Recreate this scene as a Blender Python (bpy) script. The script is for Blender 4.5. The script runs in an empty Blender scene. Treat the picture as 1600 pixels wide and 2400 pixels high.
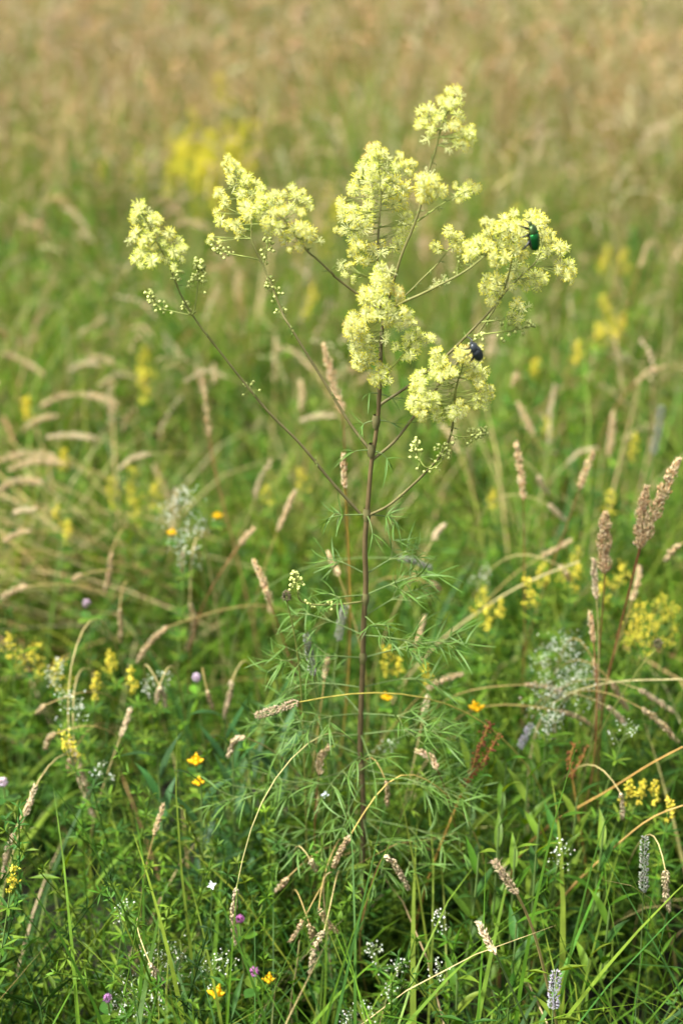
import bpy, math, random
import numpy as np
from mathutils import Matrix, Vector

random.seed(7)
rng = np.random.default_rng(11)
R = math.radians
SC = bpy.context.scene
COL = SC.collection

# ------------------------------------------------------------------ camera
H, PITCH, LENS, SENSOR = 1.20, 26.0, 50.0, 36.0
FSTOP, FOCUS = 2.9, 1.20
cam_d = bpy.data.cameras.new('camera')
cam_d.sensor_fit = 'VERTICAL'
cam_d.sensor_height = SENSOR
cam_d.sensor_width = 24.0
cam_d.lens = LENS
cam_d.clip_start = 0.02
cam_d.clip_end = 2000
cam_d.dof.use_dof = True
cam_d.dof.focus_distance = FOCUS
cam_d.dof.aperture_fstop = FSTOP
cam = bpy.data.objects.new('camera', cam_d)
COL.objects.link(cam)
cam.location = (0, 0, H)
cam.rotation_euler = (R(90 - PITCH), 0, 0)
SC.camera = cam

# ------------------------------------------------------------------ sky and sun
SUN_EL, SUN_AZ = 62.0, 240.0          # azimuth clockwise from +Y: from the left, a little behind the camera
w = bpy.data.worlds.new('World')
SC.world = w
w.use_nodes = True
nt = w.node_tree
bg = nt.nodes['Background']
sky = nt.nodes.new('ShaderNodeTexSky')
sky.sky_type = 'NISHITA'
sky.sun_disc = False
sky.sun_elevation = R(SUN_EL)
sky.sun_rotation = R(SUN_AZ)
sky.dust_density = 4.0
sky.air_density = 1.0
hs = nt.nodes.new('ShaderNodeHueSaturation')
hs.inputs['Saturation'].default_value = 0.28
nt.links.new(sky.outputs[0], hs.inputs['Color'])
nt.links.new(hs.outputs[0], bg.inputs['Color'])
bg.inputs['Strength'].default_value = 0.11
sun_d = bpy.data.lights.new('sun', 'SUN')
sun_d.energy = 4.4
sun_d.angle = R(9.0)
sun_d.color = (1.0, 0.975, 0.93)
sun = bpy.data.objects.new('sun', sun_d)
COL.objects.link(sun)
sdir = Vector((math.sin(R(SUN_AZ)) * math.cos(R(SUN_EL)), math.cos(R(SUN_AZ)) * math.cos(R(SUN_EL)), math.sin(R(SUN_EL))))
sun.rotation_euler = sdir.to_track_quat('Z', 'Y').to_euler()
sun.location = sdir * 20
vs = SC.view_settings
vs.view_transform = 'Standard'
vs.look = 'None'
vs.gamma = 1.0
vs.exposure = 1.29
cy = SC.cycles
cy.use_denoising = True
cy.max_bounces = 7
cy.diffuse_bounces = 3
cy.glossy_bounces = 2
cy.transmission_bounces = 4
cy.transparent_max_bounces = 4
cy.caustics_reflective = False
cy.caustics_refractive = False
cy.sample_clamp_indirect = 6.0

# ------------------------------------------------------------------ pixel -> place
FPX = 2352 * LENS / SENSOR
cp, sp = math.cos(R(PITCH)), math.sin(R(PITCH))

def ray(px, py):
    a, b = (px - 784) / FPX, (1176 - py) / FPX
    return np.array([a, cp + b * sp, -sp + b * cp])

def at(px, py, y):                    # point of the vertical plane y metres ahead
    r = ray(px, py)
    return np.array([0, 0, H]) + r * (y / r[1])

def y_at_z(px, py, z):                # distance where that direction passes height z
    r = ray(px, py)
    return r[1] * (H - z) / (-r[2])

def pixel(p):
    d = np.asarray(p, float) - np.array([0, 0, H]); dep = d[1] * cp - d[2] * sp
    return 784 + FPX * d[0] / dep, 1176 - FPX * (d[1] * sp + d[2] * cp) / dep

LANDMARKS = [(835, 1350, 'beside the rue stem'), (1420, 1400, 'in the tall clump of plumes'), (130, 1620, 'near the pale drooping plumes'), (340, 2220, 'in the low white bedstraw froth'), (450, 1720, 'by the trefoil in the dark hollow'),
    (420, 1230, 'under the airy white bedstraw panicle'), (1300, 1600, 'around the white froth below the plumes'), (1200, 1800, 'among the broad leaved herbs'), (740, 2080, 'in front of the rue foot'), (1500, 2000, 'by the long grey timothy head'),
    (1210, 1310, 'by the clear yellow bedstraw tuft'), (270, 1110, 'by the loose yellow bedstraw sprays'), (1115, 1360, 'behind the feathery rue leaves'), (90, 1000, 'in the flattened straw patch'), (560, 760, 'behind the two slanting flower branches'),
    (1400, 720, 'beyond the beetle flower head'), (455, 380, 'in the bright yellow patch'), (1040, 2250, 'over the dark hollow by the rue'), (1200, 950, 'beyond the dark beetle'), (860, 1000, 'behind the rue fork'), (1480, 1150, 'behind the longest plume'), (60, 1330, 'on the grassy bank above the timothy'),
    (150, 700, 'beyond the outer budding branch'), (1100, 400, 'beyond the topmost flower head'), (700, 450, 'in the green tongue behind the flowers')]
def near(px, py):
    return min(LANDMARKS, key=lambda l: (l[0] - px) ** 2 + (l[1] - py) ** 2)[2]
def head_words(style, hp):
    d = norm(np.asarray(hp[-1]) - np.asarray(hp[0]))[2]
    return {'tan': 'tan', 'pale': 'pale straw', 'rust': 'rusty', 'grey': 'grey green', 'lilac': 'lilac grey', 'spike': 'brown'}[style] + (' upright' if d > 0.45 else ' hanging' if d < -0.45 else ' bowed over')

# ------------------------------------------------------------------ materials
def mat(name, fn):
    m = bpy.data.materials.new(name)
    m.use_nodes = True
    n = m.node_tree.nodes
    l = m.node_tree.links
    fn(n, l, n['Principled BSDF'], n['Material Output'])
    return m

def leafy(name, color=None, rough=0.5, spec=0.3, trans=0.3, noise=0.25, nscale=60.0, warm=True):
    """colour from the 'Col' attribute (or a fixed colour) with fine mottling, part of the light passing through"""
    def fn(n, l, p, out):
        if color is None:
            c = n.new('ShaderNodeAttribute'); c.attribute_name = 'Col'
            src = c.outputs['Color']
        else:
            c = n.new('ShaderNodeRGB'); c.outputs[0].default_value = (*color, 1)
            src = c.outputs[0]
        tx = n.new('ShaderNodeTexCoord')
        no = n.new('ShaderNodeTexNoise'); no.inputs['Scale'].default_value = nscale; no.inputs['Detail'].default_value = 3
        l.new(tx.outputs['Object'], no.inputs['Vector'])
        mr = n.new('ShaderNodeMapRange')
        mr.inputs['From Min'].default_value = 0.3; mr.inputs['From Max'].default_value = 0.7
        mr.inputs['To Min'].default_value = 1 - noise; mr.inputs['To Max'].default_value = 1 + noise
        l.new(no.outputs['Fac'], mr.inputs['Value'])
        hv = n.new('ShaderNodeHueSaturation')
        l.new(src, hv.inputs['Color']); l.new(mr.outputs[0], hv.inputs['Value'])
        l.new(hv.outputs[0], p.inputs['Base Color'])
        p.inputs['Roughness'].default_value = rough
        p.inputs['Specular IOR Level'].default_value = spec
        if trans > 0:
            t = n.new('ShaderNodeBsdfTranslucent')
            h2 = n.new('ShaderNodeHueSaturation')
            h2.inputs['Hue'].default_value = 0.485 if warm else 0.5
            h2.inputs['Saturation'].default_value = 1.1; h2.inputs['Value'].default_value = 1.25
            l.new(hv.outputs[0], h2.inputs['Color']); l.new(h2.outputs[0], t.inputs['Color'])
            mx = n.new('ShaderNodeMixShader'); mx.inputs[0].default_value = trans
            l.new(p.outputs[0], mx.inputs[1]); l.new(t.outputs[0], mx.inputs[2])
            l.new(mx.outputs[0], out.inputs['Surface'])
    return mat(name, fn)

M_GRASS = leafy('grass_blade', rough=0.5, spec=0.18, trans=0.38)
M_HERB = leafy('herb_leaf', rough=0.5, spec=0.2, trans=0.34)
M_STRAW = leafy('dry_straw', rough=0.6, spec=0.25, trans=0.22, noise=0.2, nscale=220, warm=False)
M_STEM = leafy('plant_stem', rough=0.55, spec=0.25, trans=0.0, noise=0.2, nscale=90)
M_PETAL = leafy('petal', rough=0.6, spec=0.15, trans=0.3, noise=0.12, nscale=300, warm=False)
M_FIL = leafy('stamen_filament', (0.89, 0.90, 0.54), rough=0.5, spec=0.2, trans=0.5, noise=0.05, warm=False)
M_ANT = leafy('anther_yellow', (0.87, 0.82, 0.16), rough=0.6, spec=0.15, trans=0.45, noise=0.12, nscale=400, warm=False)
M_ANTP = leafy('anther_pale', (0.83, 0.86, 0.19), rough=0.6, spec=0.15, trans=0.45, noise=0.12, nscale=400, warm=False)
M_ANTO = leafy('anther_faded', (0.82, 0.64, 0.20), rough=0.6, spec=0.15, trans=0.45, noise=0.15, nscale=400, warm=False)
M_CARP = leafy('flower_centre', (0.34, 0.42, 0.10), rough=0.5, spec=0.2, trans=0.2, noise=0.1, warm=False)
M_BUD = leafy('flower_bud', (0.58, 0.64, 0.20), rough=0.45, spec=0.3, trans=0.2, noise=0.15, nscale=400, warm=False)
M_RLEAF = leafy('rue_leaflet', (0.095, 0.185, 0.030), rough=0.5, spec=0.35, trans=0.28, noise=0.2, nscale=120)

def f_ground(n, l, p, out):
    tx = n.new('ShaderNodeTexCoord')
    a = n.new('ShaderNodeTexNoise'); a.inputs['Scale'].default_value = 3.0; a.inputs['Detail'].default_value = 8
    b = n.new('ShaderNodeTexNoise'); b.inputs['Scale'].default_value = 60.0; b.inputs['Detail'].default_value = 6
    l.new(tx.outputs['Object'], a.inputs['Vector']); l.new(tx.outputs['Object'], b.inputs['Vector'])
    r = n.new('ShaderNodeValToRGB')
    r.color_ramp.elements[0].position = 0.35; r.color_ramp.elements[0].color = (0.010, 0.014, 0.005, 1)
    r.color_ramp.elements[1].position = 0.68; r.color_ramp.elements[1].color = (0.034, 0.032, 0.014, 1)
    m = n.new('ShaderNodeMath'); m.operation = 'ADD'
    h = n.new('ShaderNodeMath'); h.operation = 'MULTIPLY'; h.inputs[1].default_value = 0.5
    l.new(a.outputs['Fac'], m.inputs[0]); l.new(b.outputs['Fac'], m.inputs[1])
    l.new(m.outputs[0], h.inputs[0]); l.new(h.outputs[0], r.inputs['Fac'])
    l.new(r.outputs[0], p.inputs['Base Color'])
    p.inputs['Roughness'].default_value = 0.95
    bp = n.new('ShaderNodeBump'); bp.inputs['Strength'].default_value = 0.6; bp.inputs['Distance'].default_value = 0.03
    l.new(b.outputs['Fac'], bp.inputs['Height']); l.new(bp.outputs[0], p.inputs['Normal'])
M_GROUND = mat('meadow_soil', f_ground)

def shell(name, c1, c2, metal, rough):
    def fn(n, l, p, out):
        tx = n.new('ShaderNodeTexCoord')
        no = n.new('ShaderNodeTexNoise'); no.inputs['Scale'].default_value = 160; no.inputs['Detail'].default_value = 4
        l.new(tx.outputs['Object'], no.inputs['Vector'])
        r = n.new('ShaderNodeValToRGB')
        r.color_ramp.elements[0].position = 0.35; r.color_ramp.elements[0].color = (*c1, 1)
        r.color_ramp.elements[1].position = 0.7; r.color_ramp.elements[1].color = (*c2, 1)
        l.new(no.outputs['Fac'], r.inputs['Fac']); l.new(r.outputs[0], p.inputs['Base Color'])
        p.inputs['Metallic'].default_value = metal; p.inputs['Roughness'].default_value = rough
        bp = n.new('ShaderNodeBump'); bp.inputs['Strength'].default_value = 0.25; bp.inputs['Distance'].default_value = 0.0002
        n2 = n.new('ShaderNodeTexNoise'); n2.inputs['Scale'].default_value = 2500
        l.new(tx.outputs['Object'], n2.inputs['Vector']); l.new(n2.outputs['Fac'], bp.inputs['Height'])
        l.new(bp.outputs[0], p.inputs['Normal'])
    return mat(name, fn)
M_GREENB = shell('green_wing_case', (0.005, 0.085, 0.014), (0.012, 0.155, 0.026), 0.75, 0.32)
M_GREENP = shell('copper_green_shield', (0.012, 0.10, 0.025), (0.10, 0.085, 0.025), 0.7, 0.34)
M_DARKB = shell('dark_wing_case', (0.020, 0.026, 0.030), (0.045, 0.055, 0.060), 0.25, 0.28)
M_LEGB = shell('black_leg', (0.008, 0.009, 0.008), (0.02, 0.022, 0.018), 0.1, 0.4)

# ------------------------------------------------------------------ mesh building
class MB:
    """collects vertices, faces and a colour for each vertex; build() makes ONE mesh object"""
    def __init__(self):
        self.v, self.q, self.t, self.c, self.n = [], [], [], [], 0
        self.qm, self.tm = [], []

    def add(self, v, q=None, t=None, col=(0.5, 0.5, 0.5), mi=0):
        v = np.asarray(v, dtype=np.float64).reshape(-1, 3)
        c = np.asarray(col, dtype=np.float64)
        if c.ndim == 1:
            c = np.tile(c[:3], (len(v), 1))
        self.v.append(v); self.c.append(c.reshape(-1, 3))
        if q is not None and len(q):
            q = np.asarray(q).reshape(-1, 4); self.q.append(q + self.n); self.qm.append(np.full(len(q), mi))
        if t is not None and len(t):
            t = np.asarray(t).reshape(-1, 3); self.t.append(t + self.n); self.tm.append(np.full(len(t), mi))
        self.n += len(v)

    def mesh(self, name, mats, smooth=True):
        me = bpy.data.meshes.new(name)
        v = np.concatenate(self.v)
        q = np.concatenate(self.q) if self.q else np.zeros((0, 4), int)
        t = np.concatenate(self.t) if self.t else np.zeros((0, 3), int)
        mi = np.concatenate(self.qm + self.tm)
        me.vertices.add(len(v)); me.vertices.foreach_set('co', v.astype(np.float32).ravel())
        nl = q.size + t.size
        me.loops.add(nl)
        me.loops.foreach_set('vertex_index', np.concatenate([q.ravel(), t.ravel()]).astype(np.int32))
        me.polygons.add(len(q) + len(t))
        st = np.concatenate([np.arange(len(q)) * 4, q.size + np.arange(len(t)) * 3]).astype(np.int32)
        me.polygons.foreach_set('loop_start', st)
        me.polygons.foreach_set('material_index', mi.astype(np.int32))
        me.polygons.foreach_set('use_smooth', np.full(len(st), smooth))
        ca = me.color_attributes.new('Col', 'FLOAT_COLOR', 'POINT')
        c = np.concatenate(self.c); c = np.concatenate([c, np.ones((len(c), 1))], 1)
        ca.data.foreach_set('color', c.astype(np.float32).ravel())
        for m in (mats if isinstance(mats, (list, tuple)) else [mats]):
            me.materials.append(m)
        me.update(calc_edges=True)
        return me

    def build(self, name, mats, parent=None, smooth=True):
        return link(name, self.mesh(name, mats, smooth), parent)

def link(name, me, parent=None, mw=None):
    o = bpy.data.objects.new(name, me)
    COL.objects.link(o)
    if mw is not None:
        o.matrix_world = mw
    if parent is not None:
        o.parent = parent
        o.matrix_parent_inverse = INV.get(parent.name, Matrix())
    return o

INV = {}
def thing(name, label, cat, group=None, loc=(0, 0, 0)):
    """an Empty at the thing's base; meshes below it are laid out in world space"""
    o = bpy.data.objects.new(name, None)
    COL.objects.link(o)
    o.empty_display_size = 0.02
    o.location = loc
    INV[o.name] = Matrix.Translation(loc).inverted()
    return tag(o, label, cat, group)

def tag(o, label, cat, group=None, kind=None):
    if label: o['label'] = label
    if cat: o['category'] = cat
    if group: o['group'] = group
    if kind: o['kind'] = kind
    return o

def norm(a):
    a = np.asarray(a, float)
    return a / np.maximum(np.linalg.norm(a, axis=-1, keepdims=True), 1e-9)

def spline(pts, n):
    """Catmull-Rom through the points, n+1 samples evenly along it"""
    p = np.asarray(pts, float)
    if len(p) == 2:
        t = np.linspace(0, 1, n + 1)[:, None]
        return p[0] * (1 - t) + p[1] * t
    pp = np.vstack([2 * p[0] - p[1], p, 2 * p[-1] - p[-2]])
    out = []
    for i in range(1, len(pp) - 2):
        for t in np.linspace(0, 1, 14, endpoint=False):
            a, b, c, d = pp[i - 1], pp[i], pp[i + 1], pp[i + 2]
            out.append(0.5 * (2 * b + (c - a) * t + (2 * a - 5 * b + 4 * c - d) * t * t + (3 * b - a - 3 * c + d) * t ** 3))
    out.append(p[-1]); out = np.array(out)
    s = np.concatenate([[0], np.cumsum(np.linalg.norm(np.diff(out, axis=0), axis=1))])
    u = np.linspace(0, s[-1], n + 1)
    return np.stack([np.interp(u, s, out[:, k]) for k in range(3)], 1)

def bez(a, b, c, d, n):
    t = np.linspace(0, 1, n + 1)[:, None]
    return a * (1 - t) ** 3 + 3 * b * t * (1 - t) ** 2 + 3 * c * t * t * (1 - t) + d * t ** 3

def tubes(mb, P, rad, k=4, col=(0.3, 0.3, 0.3), mi=0):
    """P (N,S,3) centre lines, rad (N,S) or (S,) or number"""
    P = np.asarray(P, float)
    if P.ndim == 2: P = P[None]
    N, S, _ = P.shape
    T = norm(np.gradient(P, axis=1))
    ref = np.where(np.abs(T[..., 2:3]) > 0.9, np.array([1.0, 0.13, 0]), np.array([0.1, 0.05, 1.0]))
    ref = np.broadcast_to(ref[:, :1], T.shape)
    A = norm(np.cross(T, ref)); B = np.cross(T, A)
    rad = np.broadcast_to(np.asarray(rad, float), (N, S)) if np.ndim(rad) != 1 else np.broadcast_to(rad, (N, S))
    th = np.arange(k) * 2 * math.pi / k
    V = P[:, :, None] + rad[:, :, None, None] * (A[:, :, None] * np.cos(th)[None, None, :, None] + B[:, :, None] * np.sin(th)[None, None, :, None])
    i = np.arange(N)[:, None, None] * S * k; s = np.arange(S - 1)[None, :, None] * k; j = np.arange(k)[None, None, :]; j2 = (j + 1) % k
    q = np.stack([i + s + j, i + s + j2, i + s + k + j2, i + s + k + j], -1)
    c = np.asarray(col, float)
    if c.ndim == 2 and len(c) == N: c = np.repeat(c, S * k, 0)
    elif c.ndim == 2 and len(c) == S: c = np.repeat(c, k, 0)
    mb.add(V, q=q, col=c, mi=mi)

OCT_T = np.array([[0, 1, 2], [0, 2, 3], [0, 3, 1], [4, 2, 1], [4, 3, 2], [4, 1, 3]])
def spindles(mb, P, D, L, W, col, mi=0, belly=0.4):
    """three-sided spindles: base P, unit direction D, length L, width W"""
    P = np.asarray(P, float); D = norm(D); N = len(P)
    L = np.broadcast_to(np.asarray(L, float), (N,)); W = np.broadcast_to(np.asarray(W, float), (N,))
    ref = np.where(np.abs(D[:, 2:3]) > 0.9, np.array([1.0, 0, 0]), np.array([0, 0, 1.0]))
    A = norm(np.cross(D, ref)); B = np.cross(D, A)
    m = P + D * (L * belly)[:, None]
    vs_ = [P]
    ph = rng.uniform(0, 6.28, N)
    for k in range(3):
        th = ph + k * 2.0944
        vs_.append(m + (A * np.cos(th)[:, None] + B * np.sin(th)[:, None]) * (W / 2)[:, None])
    vs_.append(P + D * L[:, None])
    V = np.stack(vs_, 1)
    t = OCT_T[None] + np.arange(N)[:, None, None] * 5
    c = np.asarray(col, float)
    if c.ndim == 2: c = np.repeat(c, 5, 0)
    mb.add(V, t=t, col=c, mi=mi)

def strips(mb, P, side, W, fold, col, mi=0):
    """leaf blades: centre lines P (N,S,3), side (N,3) or (N,S,3), half widths W (N,S), folded along the midrib"""
    N, S, _ = P.shape
    if side.ndim == 2: side = np.broadcast_to(side[:, None], P.shape)
    T = norm(np.gradient(P, axis=1)); nrm = norm(np.cross(side, T))
    a = P + side * W[..., None] + nrm * (W * fold)[..., None]
    b = P - side * W[..., None] + nrm * (W * fold)[..., None]
    V = np.stack([a, P, b], 2)
    i = np.arange(N)[:, None, None] * S * 3; s = np.arange(S - 1)[None, :, None] * 3; j = np.arange(2)[None, None, :]
    q = np.stack([i + s + j, i + s + j + 1, i + s + 3 + j + 1, i + s + 3 + j], -1)
    c = np.asarray(col, float)
    if c.ndim == 2: c = np.repeat(c, S * 3, 0)
    mb.add(V, q=q, col=c, mi=mi)

def arcs(base, az, length, lean, bend, S, wob=0.0):
    """N curved centre lines rising from base: lean is the start angle from vertical, bend what it gains by the tip"""
    N = len(base)
    t = np.linspace(0, 1, S)
    th = lean[:, None] + bend[:, None] * t[None] ** 1.4
    azv = az[:, None] + wob * rng.normal(0, 1, (N, 1)) * t[None] ** 2
    d = np.stack([np.sin(th) * np.sin(azv), np.sin(th) * np.cos(azv), np.cos(th)], -1)
    step = length[:, None, None] / (S - 1)
    P = np.concatenate([np.zeros((N, 1, 3)), np.cumsum((d[:, 1:] + d[:, :-1]) / 2 * step, 1)], 1)
    return P + np.asarray(base)[:, None]

def blades(mb, base, az, length, lean, bend, width, col, S, wob=0.3):
    P = arcs(base, az, length, lean, bend, S, wob)
    P[..., 2] = np.maximum(P[..., 2], 0.006)
    tw = az + math.pi / 2 + rng.normal(0, 0.5, len(az))
    side = np.stack([np.sin(tw), np.cos(tw), np.zeros_like(tw)], -1)
    t = np.linspace(0, 1, S)
    prof = np.minimum(1, 0.55 + 2.2 * t) * (1 - t ** 2.6) + 0.03
    V0 = P + side[:, None] * (width[:, None] * prof[None])[..., None] / 2
    V1 = P - side[:, None] * (width[:, None] * prof[None])[..., None] / 2
    V = np.stack([V0, V1], 2)
    N = len(base)
    i = np.arange(N)[:, None] * S * 2; s = np.arange(S - 1)[None] * 2
    q = np.stack([i + s, i + s + 1, i + s + 3, i + s + 2], -1)
    mb.add(V, q=q, col=np.repeat(col, S * 2, 0))

def field(x, y, sc, seed):
    """smooth pseudo-random field 0..1"""
    r = np.random.default_rng(seed); s = np.zeros_like(x)
    for k in range(5):
        a = r.uniform(0, 6.28); f = sc * r.uniform(0.6, 1.8)
        s = s + np.sin((x * math.cos(a) + y * math.sin(a)) * f + r.uniform(0, 6.28))
    return np.clip(0.5 + s / 5, 0, 1)

def pick(pal, n, jit=0.15, p=None):
    pal = np.array(pal)
    c = pal[rng.choice(len(pal), n, p=p)]
    return np.clip(c * (1 + rng.normal(0, jit, (n, 1))) * (1 + rng.normal(0, 0.05, (n, 3))), 0.005, 0.95)

def straw_amount(x, y):
    """how dry the sward is: lush close by and in a tongue up the middle, straw further out"""
    f = field(x, y, 1.6, 5)
    d = np.clip((y - 2.8) / 3.4, 0, 1)
    side = np.clip(np.abs(x - 0.02 * y) / (0.12 * y + 0.15), 0, 1) ** 1.5
    return np.clip(d * (0.35 + 0.65 * np.maximum(side, np.clip((y - 4.6) / 2.0, 0, 1) * 0.8)) * (0.55 + 0.9 * f), 0, 1)

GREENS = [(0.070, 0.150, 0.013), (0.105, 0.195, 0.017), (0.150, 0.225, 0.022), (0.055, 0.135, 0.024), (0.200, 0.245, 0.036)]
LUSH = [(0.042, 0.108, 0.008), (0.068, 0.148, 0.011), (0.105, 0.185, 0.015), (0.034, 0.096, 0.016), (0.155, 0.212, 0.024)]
STRAWS = [(0.44, 0.35, 0.16), (0.38, 0.29, 0.12), (0.48, 0.39, 0.20), (0.34, 0.30, 0.11), (0.38, 0.24, 0.10)]

# ------------------------------------------------------------------ the ground
g = MB()
gx = np.concatenate([[-900, -200, -40], np.linspace(-12, 12, 41), [40, 200, 900]])
gy = np.concatenate([[-900, -100, -10], np.linspace(-2, 22, 49), [60, 250, 900]])
X, Y = np.meshgrid(gx, gy)
Z = 0.022 * (field(X, Y, 3.0, 3) - 0.5) * (np.abs(X) < 13) * (np.abs(Y) < 23)
idx = np.arange(X.size).reshape(X.shape)
g.add(np.stack([X, Y, Z], -1), q=np.stack([idx[:-1, :-1], idx[:-1, 1:], idx[1:, 1:], idx[1:, :-1]], -1))
tag(g.build('ground', M_GROUND), None, None, kind='structure')

# ------------------------------------------------------------------ grass: nobody could count it
def sow(n, y0, y1, half=None, power=1.0):
    """n spots inside a widening strip of meadow"""
    half = half or ((0.6, 0.36) if y1 < 2.5 else (0.65, 0.48) if y1 < 5 else (0.8, 0.66))
    ys = np.linspace(y0, y1, 400); wgt = (half[0] + half[1] * np.maximum(ys, 0)) ** power
    y = np.interp(rng.uniform(0, 1, n), np.cumsum(wgt) / wgt.sum(), ys)
    x = rng.uniform(-1, 1, n) * (half[0] + half[1] * np.maximum(y, 0))
    return x, y

GAPS = [(y_at_z(px, py, 0.16), at(px, py, y_at_z(px, py, 0.16))[0], r) for px, py, r in ((490, 1690, 0.11), (420, 1770, 0.07), (150, 2040, 0.07), (40, 2070, 0.06), (250, 1880, 0.07), (1110, 2250, 0.12), (1020, 2330, 0.10), (1270, 2200, 0.11), (1450, 2270, 0.11), (1100, 1340, 0.05), (330, 1640, 0.05), (1350, 1720, 0.05), (60, 1010, 0.09), (1400, 1090, 0.06))]
def not_in_gap(x, y):
    k = np.ones(len(x), bool)
    for gy_, gx_, r in GAPS: k &= ~((((x - gx_) / r) ** 2 + ((y - gy_) / (r * 1.3)) ** 2 < 1) & (rng.uniform(0, 1, len(x)) < 0.96))
    f = field(x, y, 24.0, 77)          # the sward grows in tufts with hollows between
    return k & (rng.uniform(0, 1, len(x)) < np.clip((f - 0.34) * 5.0, 0.04, 1))

def grass_zone(mb, n, y0, y1, L, W, S, power=1.0, clump=0.0, extra_straw=0.0):
    x, y = sow(n, y0, y1, power=power)
    if clump:
        nc = max(1, n // 22); cx, cy_ = sow(nc, y0, y1, power=power)
        k = rng.integers(0, nc, n); m = rng.uniform(0, 1, n) < clump
        x = np.where(m, cx[k] + rng.normal(0, 0.018, n), x); y = np.where(m, cy_[k] + rng.normal(0, 0.018, n), y)
    if y0 < 1:
        k = not_in_gap(x, y); x, y = x[k], y[k]; n = len(x)
    elif y0 < 3:                       # tufts and hollows further out
        k = rng.uniform(0, 1, n) < np.clip((field(x, y, 11.0, 78) - 0.28) * 4, 0.22, 1); x, y = x[k], y[k]; n = len(x)
    base = np.stack([x, y, np.full(n, -0.004)], 1)
    dry = straw_amount(x, y) * 0.6 + extra_straw
    isdry = rng.uniform(0, 1, n) < dry
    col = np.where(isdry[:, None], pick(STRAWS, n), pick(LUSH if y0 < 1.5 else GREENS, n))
    hf = (0.75 + 0.5 * field(x, y, 4.0, 9)) * (0.62 + 0.6 * field(x, y, 11.0, 78) if 1 < y0 < 3 else 1)
    length = rng.uniform(*L, n) * hf
    blades(mb, base, rng.uniform(0, 6.28, n), length, rng.uniform(0.0, 0.4, n), rng.uniform(0.3, 2.5, n), rng.uniform(*W, n), col, S)

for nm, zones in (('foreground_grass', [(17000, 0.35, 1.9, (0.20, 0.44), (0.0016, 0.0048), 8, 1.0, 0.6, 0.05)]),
                  ('grass', [(60000, 1.7, 4.2, (0.24, 0.50), (0.0024, 0.0055), 5, 1.0, 0.5, 0.13)]),
                  ('distant_grass', [(84000, 4.1, 9.5, (0.26, 0.5), (0.006, 0.011), 3, 1.0, 0.3, 0.05), (42000, 9.3, 20, (0.28, 0.55), (0.016, 0.03), 3, 1.0, 0.2, 0.1)])):
    mb = MB()
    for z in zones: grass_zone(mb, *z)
    if nm == 'grass':                 # a swathe laid flat
        n = 420; c = at(40, 1075, 1.78)
        base = np.stack([c[0] - 0.10 + rng.normal(0, 0.16, n), c[1] + rng.normal(0, 0.10, n), rng.uniform(0.10, 0.30, n)], 1)
        blades(mb, base, rng.normal(-1.4, 0.35, n), rng.uniform(0.2, 0.4, n), rng.uniform(1.0, 1.4, n), rng.uniform(0.1, 0.6, n), rng.uniform(0.002, 0.004, n), pick(STRAWS + GREENS[2:3], n), 7)
    if nm == 'foreground_grass':      # broader, longer leaves leaning over one another
        n = 650; x, y = sow(n, 0.7, 1.7); k = not_in_gap(x, y); x, y = x[k], y[k]; n = len(x)
        blades(mb, np.stack([x, y, np.full(n, -0.004)], 1), rng.normal(0.9, 1.1, n), rng.uniform(0.30, 0.52, n), rng.uniform(0.05, 0.4, n), rng.uniform(0.4, 2.2, n), rng.uniform(0.005, 0.0085, n), pick(LUSH[1:], n), 12)
    tag(mb.build('grass', M_GRASS), {'foreground_grass': 'lush green arching grass blades around the foot of the meadow rue',
        'grass': 'green and straw meadow grass in the middle of the field', 'distant_grass': 'blurred dry tan grass covering the far field'}[nm], 'grass', kind='stuff')

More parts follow.
